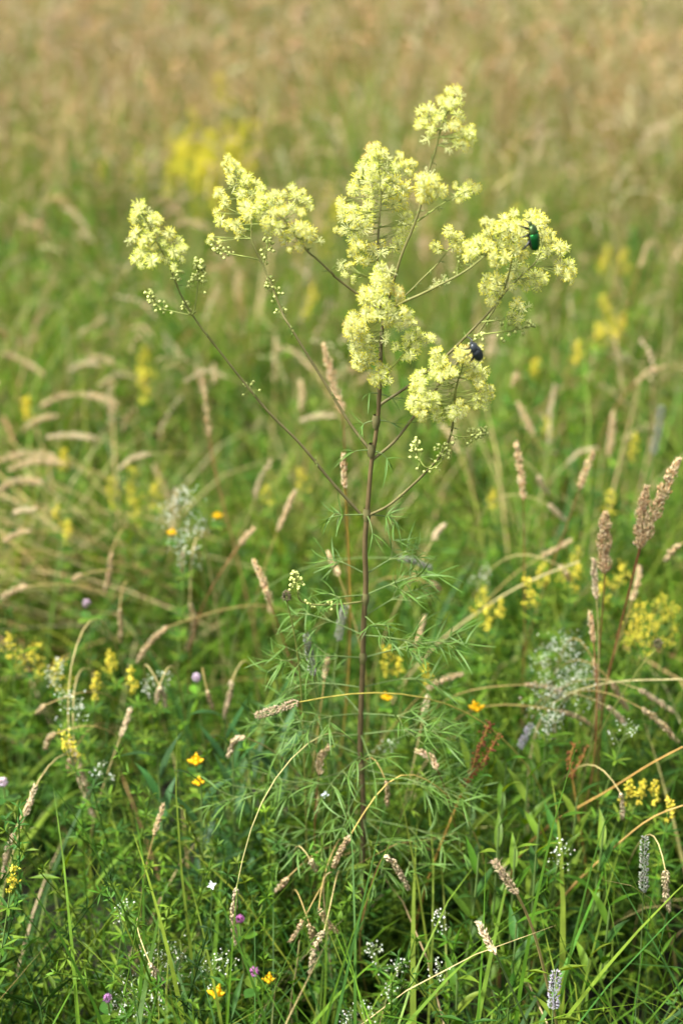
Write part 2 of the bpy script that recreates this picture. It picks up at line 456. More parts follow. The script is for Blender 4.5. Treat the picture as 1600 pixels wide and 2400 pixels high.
# ------------------------------------------------------------------ low leafy herbs between the grass (ground cover)
def sprigs(mb, n, y0, y1, hgt, whorls, nl, ll, lw, pal, power=1.0, spots=None):
    x, y = sow(n, y0, y1, power=power) if spots is None else spots
    if y0 < 1:
        k = not_in_gap(x, y); x, y = x[k], y[k]; n = len(x)
    base = np.stack([x, y, np.zeros(n)], 1)
    L = rng.uniform(*hgt, n) * (0.7 + 0.6 * field(x, y, 5.0, 21))
    P = arcs(base, rng.uniform(0, 6.28, n), L, rng.uniform(0, 0.5, n), rng.uniform(-0.2, 0.9, n), whorls, 0.5)
    c = pick(pal, n)
    ts = np.unique(np.linspace(0, whorls - 1, 5 if y0 < 1 else 3).astype(int))
    tubes(mb, P[:, ts], np.linspace(0.0011, 0.0006, len(ts)), 3, c * 0.9)
    T = norm(np.gradient(P, axis=1))
    ks = np.arange(max(1, whorls // 4), whorls)
    Pw = np.repeat(P[:, ks].reshape(-1, 3), nl, 0); Tw = np.repeat(T[:, ks].reshape(-1, 3), nl, 0)
    cw = np.repeat(np.repeat(c, len(ks), 0), nl, 0)
    m = len(Pw)
    th = np.tile(np.arange(nl) * 2 * math.pi / nl, m // nl) + np.repeat(rng.uniform(0, 6.28, m // nl), nl) + rng.normal(0, 0.5, m)
    A = norm(np.cross(Tw, np.array([0.3, 1, 0.2]))); B = np.cross(Tw, A)
    rad = A * np.cos(th)[:, None] + B * np.sin(th)[:, None]
    el = rng.normal(0.45, 0.45, m)
    d = norm(rad * np.cos(el)[:, None] + Tw * np.sin(el)[:, None])
    sd = norm(np.cross(d, Tw + 0.01)); up = np.cross(sd, d)
    l = rng.uniform(*ll, m)[:, None]; w_ = rng.uniform(*lw, m)[:, None] / 2
    mid = Pw + d * l * 0.5
    V = np.stack([Pw, mid + sd * w_ + up * w_ * 0.4, Pw + d * l - up * l * 0.12, mid - sd * w_ + up * w_ * 0.4], 1)
    i = np.arange(m)[:, None] * 4
    t = np.stack([i + np.array([0, 1, 2]), i + np.array([0, 2, 3])], 1)
    cw = np.clip(cw * (1 + rng.normal(0, 0.12, (m, 1))), 0, 1)
    mb.add(V, t=t, col=np.repeat(cw, 4, 0))

HERBS = [(0.055, 0.135, 0.010), (0.090, 0.180, 0.014), (0.040, 0.108, 0.016), (0.135, 0.215, 0.020)]
mb = MB()
sprigs(mb, 4500, 0.45, 1.9, (0.16, 0.37), 14, 5, (0.006, 0.014), (0.0018, 0.0036), HERBS)
sprigs(mb, 1100, 0.45, 1.9, (0.10, 0.30), 10, 3, (0.007, 0.014), (0.004, 0.008), HERBS)
sprigs(mb, 900, 0.45, 1.9, (0.18, 0.36), 9, 2, (0.022, 0.045), (0.003, 0.0065), HERBS)
sprigs(mb, 520, 0.45, 1.9, (0.26, 0.42), 15, 5, (0.007, 0.014), (0.0016, 0.003), HERBS, spots=(rng.normal(0.03, 0.11, 520), rng.normal(1.11, 0.08, 520)))
tag(mb.build('ground_cover', M_HERB), 'dense small leaved green herbs filling the gaps between the near grass', 'herbs', kind='stuff')
mb = MB()
sprigs(mb, 4400, 1.8, 4.4, (0.15, 0.38), 8, 5, (0.014, 0.026), (0.004, 0.008), HERBS)
tag(mb.build('ground_cover', M_HERB), 'small leaved green herbs among the grass further into the field', 'herbs', kind='stuff')

# ------------------------------------------------------------------ seed heads
TAN = [(0.62, 0.48, 0.27), (0.54, 0.41, 0.21), (0.68, 0.55, 0.34), (0.58, 0.42, 0.22)]
RUST = [(0.48, 0.30, 0.14), (0.54, 0.35, 0.18), (0.42, 0.25, 0.11)]
PALE = [(0.68, 0.56, 0.36), (0.62, 0.50, 0.30)]
GREY = [(0.24, 0.27, 0.19), (0.28, 0.30, 0.22), (0.26, 0.26, 0.22)]
LILAC = [(0.36, 0.35, 0.38), (0.33, 0.34, 0.31), (0.39, 0.36, 0.42)]
STEMC = {'tan': (0.33, 0.24, 0.08), 'rust': (0.27, 0.10, 0.045), 'pale': (0.42, 0.34, 0.14), 'grey': (0.12, 0.18, 0.05), 'lilac': (0.11, 0.18, 0.05), 'gold': (0.40, 0.29, 0.06)}

def head_mesh(mb, line, width, style, n=None):
    """spikelets packed round the centre line (from neck to tip); width in metres"""
    line = spline(line, 30)
    Ln = np.linalg.norm(np.diff(line, axis=0), axis=1).sum()
    tim = style in ('grey', 'lilac', 'spike')
    n = n or int(np.clip(Ln / 0.045 * (260 if tim else 190), 80, 420))
    t = np.sort(rng.uniform(0, 1, n)); f = t * 30; i = np.minimum(f.astype(int), 29); u = (f - i)[:, None]
    P = line[i] * (1 - u) + line[i + 1] * u
    T = norm(line[i + 1] - line[i])
    A = norm(np.cross(T, np.array([0.2, 0.3, 1.0]))); B = np.cross(T, A)
    th = rng.uniform(0, 6.28, n)
    rad = A * np.cos(th)[:, None] + B * np.sin(th)[:, None]
    if tim:
        prof = np.minimum(1, np.minimum(t / 0.06, (1 - t) / 0.12 + 0.35))
        off = width * 0.30 * prof
        D = rad * 1.0 + T * rng.uniform(0.5, 1.1, n)[:, None]
        L = rng.uniform(0.8, 1.2, n) * 0.0032; W = L * 0.42
    else:
        lob = 0.65 + 0.55 * np.abs(np.sin(t * rng.uniform(9, 14) + rng.uniform(0, 6)))
        prof = np.minimum(1, t / 0.12 + 0.3) * np.minimum(1, (1 - t) / 0.35 + 0.25) * lob
        big = width > 0.011
        off = width * (0.46 if big else 0.36) * prof * rng.uniform(0.2, 1, n)
        D = rad * rng.uniform(0.25, 0.6, n)[:, None] + T
        L = rng.uniform(0.8, 1.25, n) * (0.0044 if big else 0.0048); W = L * (0.30 if big else 0.28)
    pal = {'tan': TAN, 'rust': TAN + TAN + RUST, 'pale': PALE, 'grey': GREY, 'lilac': LILAC, 'spike': [(0.45, 0.34, 0.2), (0.36, 0.28, 0.17), (0.52, 0.42, 0.26)]}[style]
    spindles(mb, P + rad * off[:, None] - T * (L * 0.3)[:, None], D, L, W, pick(pal, n))
    if style == 'spike':      # long withered awns
        m = 46; k = rng.integers(0, n, m)
        spindles(mb, P[k] + rad[k] * off[k][:, None], rad[k] + T[k] * 0.4 + rng.normal(0, 0.3, (m, 3)), rng.uniform(0.004, 0.009, m), 0.00028, np.tile((0.42, 0.34, 0.22), (m, 1)))
    tubes(mb, line[::3], np.linspace(0.0008, 0.0003, len(line[::3])), 3, pal[0])

def stem_to_ground(p, down, y_jit=0.03, reach=0.16, base=None):
    """curve from p, leaving along `down`, to a foot on the ground"""
    p = np.asarray(p, float); down = norm(down)
    if base is None:
        sgn = down[0] if abs(down[0]) > 0.05 else random.uniform(-0.1, 0.1)
        k = 0.22 if down[2] < 0 else 0.34
        back = random.uniform(0.0, y_jit) + 0.02 if down[2] < 0.15 else random.uniform(0.16, 0.30)
        base = np.array([p[0] + sgn * min(0.3, k * max(p[2], 0.12)) + random.uniform(-0.03, 0.03), p[1] + back, -0.01])
    ln = 0.35 * max(p[2], 0.15)
    return bez(p, p + down * ln, np.asarray(base) + np.array([0, 0, max(p[2], 0.15) * 0.55]), np.asarray(base), 14)

def relax(l, n):
    l = l.copy()
    for _ in range(n): l[1:-1] = l[1:-1] * 0.5 + (l[:-2] + l[2:]) * 0.25
    return l

def stalk(head, width, style, y=None, z=0.42, route=None, label=None, group=None, srad=0.0009, stemc=None, name='grass_stalk', cat='grass stalk', n=None):
    """head: pixels from neck to tip; route: pixels of the visible stem going away from the neck"""
    if y is None: y = y_at_z(*head[0], z)
    hp = [at(px, py, y) for px, py in head]
    hp = [p + np.array([0, 0.004 * i, 0]) for i, p in enumerate(hp)]
    wid = width * 0.84 * (y * cp + (H - hp[0][2]) * sp) / FPX
    down = hp[0] - hp[1]
    pts = [hp[0]]
    if route:
        pts += [at(px, py, y + 0.012 * (i + 1)) for i, (px, py) in enumerate(route)]
        down = pts[-1] - pts[-2]
    foot = stem_to_ground(pts[-1], down)
    full = np.vstack([spline(pts, 10 * (len(pts) - 1)), foot[1:]]) if len(pts) > 1 else foot
    line = spline(full[::2] if len(full) > 20 else full, 26)
    line = relax(line, 4); line[:, 2] = np.maximum(line[:, 2], -0.012)
    srad *= 0.8
    t = thing(name, label, cat, group, loc=tuple(line[-1]))
    mb = MB(); c0 = np.array(stemc or STEMC[{'spike': 'gold'}.get(style, style)]); f = np.clip(np.linspace(-0.35, 1.6, len(line)), 0, 1)[:, None]
    tubes(mb, line, np.linspace(srad * 0.75, srad * 1.2, len(line)), 5, c0 * (1 - f) + (c0 * 0.35 + np.array([0.07, 0.11, 0.02])) * f)
    mb.build('stem', M_STEM, t)
    mb = MB(); head_mesh(mb, hp, wid, style, n); mb.build('seed_head', M_STRAW, t)
    return t

# ------------------------------------------------------------------ the meadow rue
D0 = 1.12
za = lambda x, y: (274.4 + x / 3.2, 176.4 + y / 3.2)
zb = lambda x, y: (725.2 + x / 2.5, 176.4 + y / 2.5)
zc = lambda x, y: (725.2 + x / 2.5, 588 + y / 2.5)
zd = lambda x, y: (490 + x / 2.5, 1127 + y / 2.5)

stem_px = [zc(375, 640), zc(358, 900), zc(345, 1020), zc(318, 1190), zc(300, 1400), zc(290, 1530), zd(880, 140), zd(868, 330), zd(875, 520),
           zd(862, 760), zd(858, 960), zd(850, 1180), zd(842, 1450), zd(856, 1700), (834, 1900)]
MS = [at(px, py, D0) for px, py in stem_px]
foot = np.array([MS[-1][0] - 0.004, D0 + 0.004, -0.015])
rue = thing('meadow_rue', 'tall meadow rue plant with pale yellow feathery flower heads on a brown stem', 'plant', loc=tuple(foot))
line = spline(MS + [np.array([MS[-1][0] - 0.002, D0, 0.12]), foot], 60)
hh = np.linspace(0, 1, 61)[:, None]
mb = MB()
scol = np.array([0.150, 0.110, 0.045]) * (1 - hh) + np.array([0.085, 0.060, 0.036]) * hh
tubes(mb, line, np.interp(np.linspace(0, 1, 61), [0, 0.25, 1], [0.0016, 0.0024, 0.0031]), 8, scol)
for k, (px, py) in enumerate([zc(345, 950), zc(318, 1115), zc(292, 1485), zd(872, 620), zd(858, 960), zd(850, 1590)]):
    p = at(px, py, D0)                                       # swollen nodes
    tubes(mb, np.array([p + np.array([0, 0, d]) for d in (-0.006, -0.002, 0.002, 0.006)]), np.array([0.0026, 0.0037, 0.0037, 0.0026]), 8, (0.14, 0.13, 0.05))
mb.build('main_stem', M_STEM, rue)

# --- one flower: a puff of stamens (unit radius, axis +Z)
def flower_mesh(name, ns, anther, seed, zmin=-0.55, fw=0.042):
    r = np.random.default_rng(seed)
    mb = MB()
    z = r.uniform(zmin, 1, ns); a = np.arange(ns) * 2.39996 + r.normal(0, 0.3, ns)
    s = np.sqrt(1 - z * z)
    d = np.stack([s * np.cos(a), s * np.sin(a), z], 1)
    d2 = norm(d + np.array([0, 0, 0.12]) + r.normal(0, 0.16, (ns, 3)))
    ln = r.uniform(0.55, 0.86, ns)
    mid = d * (ln * 0.5)[:, None] ; end = mid + d2 * (ln * 0.5)[:, None]
    P = np.stack([d * 0.05, end], 1)
    tubes(mb, P, np.array([fw * 0.6, fw]), 3, mi=0)
    spindles(mb, end - d2 * 0.04, d2 + r.normal(0, 0.15, (ns, 3)), r.uniform(0.26, 0.36, ns), fw * 2.9, (0.5, 0.5, 0.5), mi=1, belly=0.5)
    n = 7
    c = norm(r.normal(0, 1, (n, 3)) + np.array([0, 0, 0.6]))
    spindles(mb, c * 0.03, c, 0.26, 0.13, (0.5, 0.5, 0.5), mi=2)
    return mb.mesh(name, [M_FIL, anther, M_CARP])
FL_Y = [flower_mesh('flower', 52, M_ANT, 10 + k) for k in range(3)]
FL_P = [flower_mesh('flower', 46, M_ANTP, 20 + k, -0.7) for k in range(3)]
FL_O = [flower_mesh('flower', 46, M_ANTO, 30 + k) for k in range(2)]
FL_W = [flower_mesh('flower', 22, M_FIL, 40 + k, -0.8, 0.035) for k in range(2)]

flowers = []     # branch object, centre, radius (m), kind
pedicels = {}

def branch(px, dy0, dy1, r0, r1, c0, c1, name='branch', start=None):
    """a branch through pixels; its distance runs from dy0 to dy1 behind (+) or before (-) the stem"""
    n = len(px)
    pts = [at(a, b, D0 + dy0 + (dy1 - dy0) * (i / (n - 1)) ** 0.8) for i, (a, b) in enumerate(px)]
    if start is not None: pts[0] = start
    ln = spline(pts, 40); t = np.linspace(0, 1, 41)[:, None]
    r0, r1 = r0 * 0.78, r1 * 0.8
    mb = MB(); tubes(mb, ln, np.linspace(r0, r1, 41), 6, np.array(c0) * (1 - t ** 3) + np.array(c1) * t ** 3)
    for f in (0.22, 0.45, 0.66, 0.82):     # small nodes with a bract
        k = int(40 * f); q = np.array([ln[k] * 0.8 + ln[k - 1] * 0.2, ln[k], ln[k] * 0.8 + ln[k + 1] * 0.2]); tubes(mb, q, np.array([1.05, 1.35, 1.05]) * (r0 + (r1 - r0) * f), 6, (np.array(c0) + np.array(c1)) / 2)
        d = norm(rng.normal(0, 1, (2, 3)) + (ln[k + 1] - ln[k]) * 60)
        spindles(mb, np.tile(ln[k], (2, 1)), d, 0.007, 0.0012, np.tile((0.16, 0.22, 0.05), (2, 1)))
    o = mb.build(name, M_STEM, rue)
    pedicels[o.name] = (o, ln, dy1, [])
    return o

BROWN, OLIVE, LIME = (0.150, 0.132, 0.052), (0.18, 0.18, 0.055), (0.22, 0.26, 0.06)

def blooms(o, conv, spec, dy, sc, kind='y', spread=0.018):
    """spec: x, y, r in that zoom; sc pixels of the zoom in one display pixel"""
    ln = pedicels[o.name][1]
    for x, y, r in spec:
        px, py = conv(x + random.uniform(-4, 4), y + random.uniform(-4, 4))
        depth = dy + random.gauss(0, spread * 0.6)
        p = at(px, py, D0 + depth)
        rad = r / sc * (p[1] * cp + (H - p[2]) * sp) / FPX
        kk = kind
        if kind == 'y': kk = random.choices('ypw', (5, 4, 0.8))[0]
        if kind == 'p': kk = random.choices('ypw', (2, 6, 0.6))[0]
        if kind == 'o': kk = random.choices('yo', (3, 2))[0]
        flowers.append([o, p, rad * 0.98, kk, r / sc])
        if random.random() < 0.40:      # another behind it
            q = at(px + random.gauss(0, r / sc * 0.6), py + random.gauss(0, r / sc * 0.6), D0 + depth + 0.012 + random.uniform(0, spread))
            flowers.append([o, q, rad * 0.85, kk, 0])
        pedicels[o.name][3].append(p)

def nearest(ln, p):
    k = int(np.argmin(np.linalg.norm(ln - p, axis=1) + np.maximum(0, ln[:, 2] - p[2]) * 0.8)); return ln[k]

def spur(o, px, dy, nb, rb=0.0011, spread=0.006, rt=0.0006):
    """a side twig of o (pixels, from the branch out) set with green buds toward its end"""
    ln = pedicels[o.name][1]
    pts = [at(a, b, D0 + dy + 0.003 * i) for i, (a, b) in enumerate(px)]
    k = int(np.argmin(np.linalg.norm((ln - pts[0])[:, [0, 2]], axis=1)))
    pts = [ln[k]] + pts
    l2 = spline(pts, 16)
    mb = MB(); tubes(mb, l2, np.linspace(rt * 1.2, rt * 0.7, 17), 4, LIME, 0)
    t = np.sort(rng.beta(1.6, 1.0, nb)) * 0.58 + 0.42
    P = np.stack([np.interp(t, np.linspace(0, 1, 17), l2[:, j]) for j in range(3)], 1)
    off = norm(rng.normal(0, 1, (nb, 3))) * (spread * (1.15 - t) * 1.6 + 0.0008)[:, None]
    Q = P + off
    tubes(mb, np.stack([P, (P + Q) / 2 + np.array([0, 0, 0.0006]), Q], 1), 0.00022, 3, LIME, 0)
    for s_ in (0, 1):                                        # round buds: two crossed spindles
        d = norm(off + rng.normal(0, 0.002, (nb, 3)))
        spindles(mb, Q - d * rb, d, rb * 3.0, rb * 2.7, np.tile((0.5, 0.5, 0.5), (nb, 1)), 1, 0.5)
    b = mb.build('bud_cluster', [M_STEM, M_BUD], o)
    return b

# left outer panicle
b1 = branch([zd(845, 135), (760, 1105), (690, 1020), (620, 950), (570, 890), za(770, 2060), za(570, 1800), za(450, 1600), za(395, 1460), za(330, 1310), za(250, 1170), za(170, 1000)], 0.0, -0.03, 0.0019, 0.0007, BROWN, LIME)
blooms(b1, za, [(150, 960, 62), (110, 1050, 50), (205, 1000, 45), (130, 1150, 60), (230, 1090, 62), (290, 1060, 45), (210, 1180, 56), (100, 1190, 40), (160, 1290, 62), (240, 1350, 55),
                (130, 1340, 50), (160, 1390, 35), (370, 1150, 60), (440, 1210, 45), (470, 1260, 42), (400, 1290, 48), (350, 1350, 45), (300, 1330, 48), (455, 1345, 34), (400, 1400, 34), (175, 1220, 45), (265, 1250, 40), (330, 1230, 36)], -0.03, 3.2, 'p')
spur(b1, [za(410, 1440), za(430, 1480)], -0.03, 12)
spur(b1, [za(545, 1740), za(575, 1550), za(585, 1350)], -0.02, 42, 0.0012, 0.008)
spur(b1, [za(520, 1750), za(380, 1720), za(290, 1690), za(212, 1570)], -0.02, 32, 0.0012)
spur(b1, [za(520, 1745), za(495, 1710), za(475, 1670)], -0.015, 12)
spur(b1, [za(960, 2290), za(970, 2230)], 0.0, 8)
# left inner panicle
b2 = branch([zc(300, 1100), (805, 975), (740, 870), (660, 740), za(1210, 1770), za(1130, 1560), za(1060, 1400), za(1000, 1270), za(965, 1170), za(975, 1090), za(940, 960), za(900, 820), za(830, 660)], 0.0, 0.03, 0.0018, 0.0007, BROWN, LIME)
blooms(b2, za, [(800, 600, 40), (850, 650, 42), (800, 680, 45), (900, 700, 38), (830, 740, 48), (940, 740, 48), (850, 800, 56), (920, 790, 48), (1000, 780, 48), (1040, 820, 38), (890, 860, 56), (980, 860, 56),
                (1040, 870, 42), (730, 850, 46), (770, 910, 48), (720, 1000, 42), (740, 1060, 48), (800, 1090, 48), (860, 1090, 42), (880, 1130, 38), (870, 1180, 26), (705, 875, 26), (760, 640, 22)], 0.03, 3.2, 'y')
blooms(b2, za, [(690, 1180, 30), (660, 1210, 30), (740, 1210, 24)], 0.02, 3.2, 'p', 0.006)
spur(b2, [za(1010, 1340), za(860, 1310), za(770, 1290), za(690, 1240)], 0.02, 18, 0.0012)
spur(b2, [za(1055, 1380), za(1080, 1280), za(1095, 1190)], 0.02, 16, 0.0012, 0.007)
spur(b2, [za(1170, 1680), za(1130, 1600), za(1100, 1490)], 0.015, 22, 0.0012, 0.006)
spur(b2, [za(1205, 1770), za(1170, 1720)], 0.015, 8)
# pale panicle behind it, carried by the middle stem
b3 = branch([zc(400, 330), zc(235, 215), zc(110, 120), za(1568, 1450), za(1440, 1330), za(1370, 1270), za(1250, 1100), za(1190, 1030), za(1060, 960)], 0.01, -0.015, 0.0017, 0.0007, BROWN, LIME)
blooms(b3, za, [(920, 950, 62), (1000, 960, 66), (1060, 900, 56), (960, 1020, 64), (1050, 1020, 70), (1130, 880, 48), (1150, 850, 36), (1180, 930, 48), (1200, 990, 44), (1110, 1080, 56), (1180, 1110, 56), (1130, 1000, 48),
                (1290, 1110, 56), (1350, 1110, 54), (1300, 1180, 74), (1380, 1170, 58), (1320, 1250, 46), (1230, 1190, 56), (1250, 1270, 26), (1270, 820, 42), (1300, 880, 54), (1370, 910, 54), (1340, 850, 36), (1400, 960, 38), (1330, 990, 34)], -0.015, 3.2, 'y')
blooms(b3, za, [(1465, 1210, 44)], -0.015, 3.2, 'w', 0.004)
# top of the middle stem
b4 = branch([zc(372, 640), zc(374, 480), zc(385, 330), zc(320, 160), zb(350, 1090), zb(355, 960), zb(365, 800), zb(375, 640), zb(352, 500), zb(342, 405)], 0.0, 0.02, 0.0021, 0.0007, (0.12, 0.10, 0.05), LIME)
blooms(b4, zb, [(270, 530, 48), (330, 540, 56), (400, 540, 56), (460, 520, 44), (480, 460, 38), (510, 500, 34), (550, 500, 36), (530, 550, 28), (240, 590, 46), (300, 600, 52), (370, 600, 56), (440, 600, 56),
                (500, 650, 48), (220, 650, 38), (290, 660, 38), (340, 680, 38), (420, 680, 56), (480, 710, 52), (440, 740, 46), (300, 750, 46), (510, 740, 28), (350, 490, 46), (410, 470, 36), (200, 670, 24)], 0.02, 2.5)
blooms(b4, zb, [(345, 400, 32), (310, 440, 38), (380, 440, 38), (290, 475, 34), (340, 455, 36)], 0.02, 2.5, 'o')
blooms(b4, zb, [(150, 750, 42), (200, 760, 42), (160, 810, 48), (220, 820, 56), (280, 810, 52), (190, 880, 52), (260, 870, 56), (310, 870, 38), (150, 890, 28), (220, 930, 38), (240, 970, 46), (210, 1010, 38),
                (250, 1050, 42), (330, 1000, 42), (370, 1010, 36), (300, 1060, 34), (150, 1100, 38), (190, 1090, 28), (160, 1140, 24), (220, 1150, 18), (135, 720, 25)], 0.0, 2.5)
blooms(b4, zb, [(500, 820, 42), (540, 850, 36), (500, 890, 42), (460, 880, 28), (530, 800, 32), (440, 980, 32), (470, 960, 38), (480, 990, 24)], 0.03, 2.5, 'p')
# top right panicle on its own stem
b5 = branch([zc(356, 850), zc(380, 400), zc(420, 240), zb(455, 1140), zb(500, 1000), zb(560, 860), zb(600, 740), zb(655, 520), zb(690, 410), zb(715, 300), zb(755, 190), zb(790, 110)], 0.015, 0.0, 0.0020, 0.0008, BROWN, LIME)
blooms(b5, zb, [(800, 80, 42), (760, 80, 32), (830, 110, 32), (720, 130, 32), (770, 140, 46), (820, 150, 28), (740, 170, 34)], 0.0, 2.5, 'y', 0.010)
blooms(b5, zb, [(650, 190, 42), (600, 200, 32), (690, 210, 36), (640, 240, 46), (700, 250, 30), (600, 270, 38), (590, 290, 28), (660, 300, 34), (810, 220, 42), (840, 240, 28), (800, 280, 42), (840, 310, 32), (880, 320, 42),
                (850, 350, 46), (800, 350, 32), (890, 370, 38), (840, 400, 36), (810, 390, 36), (900, 330, 28)], 0.0, 2.5, 'p', 0.014)
blooms(b5, zb, [(640, 360, 36), (615, 370, 26), (760, 420, 25), (735, 380, 24), (745, 295, 28)], 0.0, 2.5, 'w', 0.01)
blooms(b5, zb, [(640, 580, 56), (600, 590, 44), (680, 600, 46), (620, 640, 58), (680, 650, 52), (640, 680, 50), (700, 670, 34), (600, 700, 26)], -0.02, 2.5, 'y', 0.008)
b5b = branch([zb(580, 830), zb(640, 790), zb(710, 740), zb(780, 700), zb(860, 660)], 0.01, 0.0, 0.0010, 0.0006, LIME, LIME)
blooms(b5b, zb, [(800, 690, 28), (850, 660, 46), (830, 690, 32), (900, 650, 38), (930, 640, 28), (880, 620, 30), (802, 632, 20), (820, 715, 20)], 0.0, 2.5, 'p', 0.008)
# right panicle, three branches
b6 = branch([zc(395, 340), zb(480, 1305), zb(600, 1250), zb(680, 1210), zb(850, 1120), zb(980, 1020), zb(1060, 950), zb(1120, 880)], 0.0, -0.02, 0.0017, 0.0008, OLIVE, LIME)
blooms(b6, zb, [(990, 830, 36), (960, 830, 28), (1020, 860, 38), (1050, 900, 56), (980, 900, 38), (1050, 970, 56), (990, 970, 48), (940, 930, 34), (1080, 1040, 44), (1020, 1030, 36), (1010, 1070, 24),
                (880, 970, 42), (900, 1000, 48), (840, 1010, 42), (930, 960, 36), (870, 1040, 36)], -0.02, 2.5)
blooms(b6, zb, [(690, 1180, 28), (740, 1180, 28), (670, 1210, 18), (735, 1150, 18)], -0.005, 2.5, 'w', 0.006)
spur(b6, [zb(810, 1130), zb(815, 1070), zb(820, 1040)], -0.01, 10)
b7 = branch([zc(415, 310), zb(530, 1240), zb(620, 1150), zb(700, 1070), zb(770, 980)], 0.02, 0.03, 0.0010, 0.0006, OLIVE, LIME)
blooms(b7, zb, [(800, 940, 44), (780, 910, 34), (820, 920, 36), (760, 880, 36), (790, 980, 28), (830, 960, 28), (690, 980, 42), (700, 1000, 24), (668, 970, 22)], 0.03, 2.5, 'p', 0.008)
b8 = branch([zc(355, 870), zc(380, 845), zc(540, 740), zc(740, 580), zc(900, 420), zc(1030, 280), zc(1090, 200), zb(1200, 1120), zb(1260, 1065), zb(1290, 990), zb(1290, 900), zb(1280, 830)], 0.01, 0.02, 0.0017, 0.0008, BROWN, LIME)
blooms(b8, zb, [(1230, 800, 42), (1280, 800, 42), (1310, 830, 36), (1270, 850, 46), (1230, 850, 38), (1300, 870, 38), (1300, 950, 42), (1310, 900, 36), (1280, 1010, 38), (1330, 1000, 42), (1350, 950, 42),
                (1390, 970, 42), (1430, 980, 32), (1400, 1010, 32), (1290, 1040, 28), (1400, 1080, 46), (1450, 1080, 42), (1430, 1130, 46), (1470, 1110, 36), (1390, 1110, 32), (1440, 1150, 28)], 0.02, 2.5)
blooms(b8, zb, [(1150, 1110, 46), (1190, 1110, 32), (1110, 1150, 28), (1130, 1210, 28), (1190, 1180, 38), (1200, 1210, 28), (1250, 1140, 42), (1290, 1150, 42), (1270, 1200, 36), (1310, 1170, 28), (1230, 1180, 22)], 0.01, 2.5, 'p')
b9 = branch([zc(325, 1170), zc(450, 1065), zc(560, 925), zc(700, 750), zc(820, 600), zc(900, 490), zc(960, 400), zc(1050, 260), zb(1090, 1190), zb(1120, 1070), zb(1130, 960), zb(1130, 860)], 0.0, -0.005, 0.0018, 0.0008, BROWN, LIME)
blooms(b9, zb, [(1080, 820, 46), (1130, 790, 38), (1100, 870, 56), (1150, 850, 46), (1110, 930, 62), (1170, 920, 56), (1180, 880, 46), (1100, 990, 56), (1140, 1000, 46), (1190, 960, 36), (1200, 1020, 32), (1170, 1030, 28)], -0.01, 2.5)
blooms(b9, zb, [(980, 1160, 38), (1030, 1160, 46), (970, 1210, 42), (1030, 1210, 56), (1010, 1250, 36), (1060, 1200, 32), (1000, 1290, 36), (1030, 1290, 32), (1060, 1240, 24)], -0.01, 2.5, 'p')
b9b = branch([zc(950, 378), zc(1010, 372), zc(1070, 365), zc(1130, 350)], -0.005, -0.01, 0.0007, 0.0005, LIME, LIME)
blooms(b9b, zb, [(1150, 1310, 42), (1180, 1330, 36), (1130, 1360, 32), (1170, 1380, 36), (1110, 1390, 24)], -0.01, 2.5, 'p', 0.006)
spur(b9, [zc(950, 450), zc(1070, 435), zc(1170, 420), zc(1240, 390)], -0.01, 26, 0.0014, 0.006)
spur(b9, [zc(905, 485), zc(960, 465)], -0.01, 10)
# middle cluster round the main stem
blooms(b4, zc, [(370, 60, 42), (420, 90, 42), (340, 110, 40), (350, 140, 42), (330, 210, 46), (310, 270, 50), (360, 250, 46), (400, 270, 36), (290, 320, 42), (330, 350, 36), (360, 330, 42), (410, 320, 46), (450, 340, 42),
                (500, 310, 32), (530, 330, 36), (520, 370, 32), (480, 410, 32), (400, 370, 32), (470, 370, 32), (270, 250, 42), (470, 245, 26), (490, 240, 22)], -0.03, 2.5)
blooms(b4, zc, [(410, 145, 36), (400, 190, 36), (450, 190, 36), (480, 200, 30), (280, 200, 40), (180, 390, 36), (220, 390, 46), (200, 440, 46)], -0.035, 2.5, 'o', 0.008)
blooms(b4, zc, [(250, 440, 50), (270, 410, 36), (220, 480, 36), (290, 470, 36), (180, 420, 28), (230, 530, 36), (280, 530, 46), (320, 550, 42), (240, 590, 46), (290, 600, 50), (330, 590, 36), (220, 630, 18), (260, 640, 28)], -0.03, 2.5)
blooms(b4, zc, [(340, 480, 24), (400, 480, 32), (300, 480, 24), (410, 450, 22)], -0.03, 2.5, 'w', 0.006)
blooms(b4, zc, [(360, 630, 28), (370, 680, 42), (340, 710, 42), (370, 720, 48), (410, 710, 32), (385, 660, 34)], -0.025, 2.5, 'p', 0.008)
b10 = branch([zc(370, 690), zc(420, 655), zc(480, 590), zc(540, 510), zc(590, 470)], -0.005, -0.025, 0.0010, 0.0006, LIME, LIME)
blooms(b10, zc, [(570, 430, 32), (540, 470, 42), (600, 470, 36), (640, 470, 42), (670, 470, 28), (530, 520, 42), (570, 510, 36), (540, 570, 42), (510, 590, 28), (460, 530, 30), (580, 550, 28)], -0.025, 2.5, 'p', 0.010)
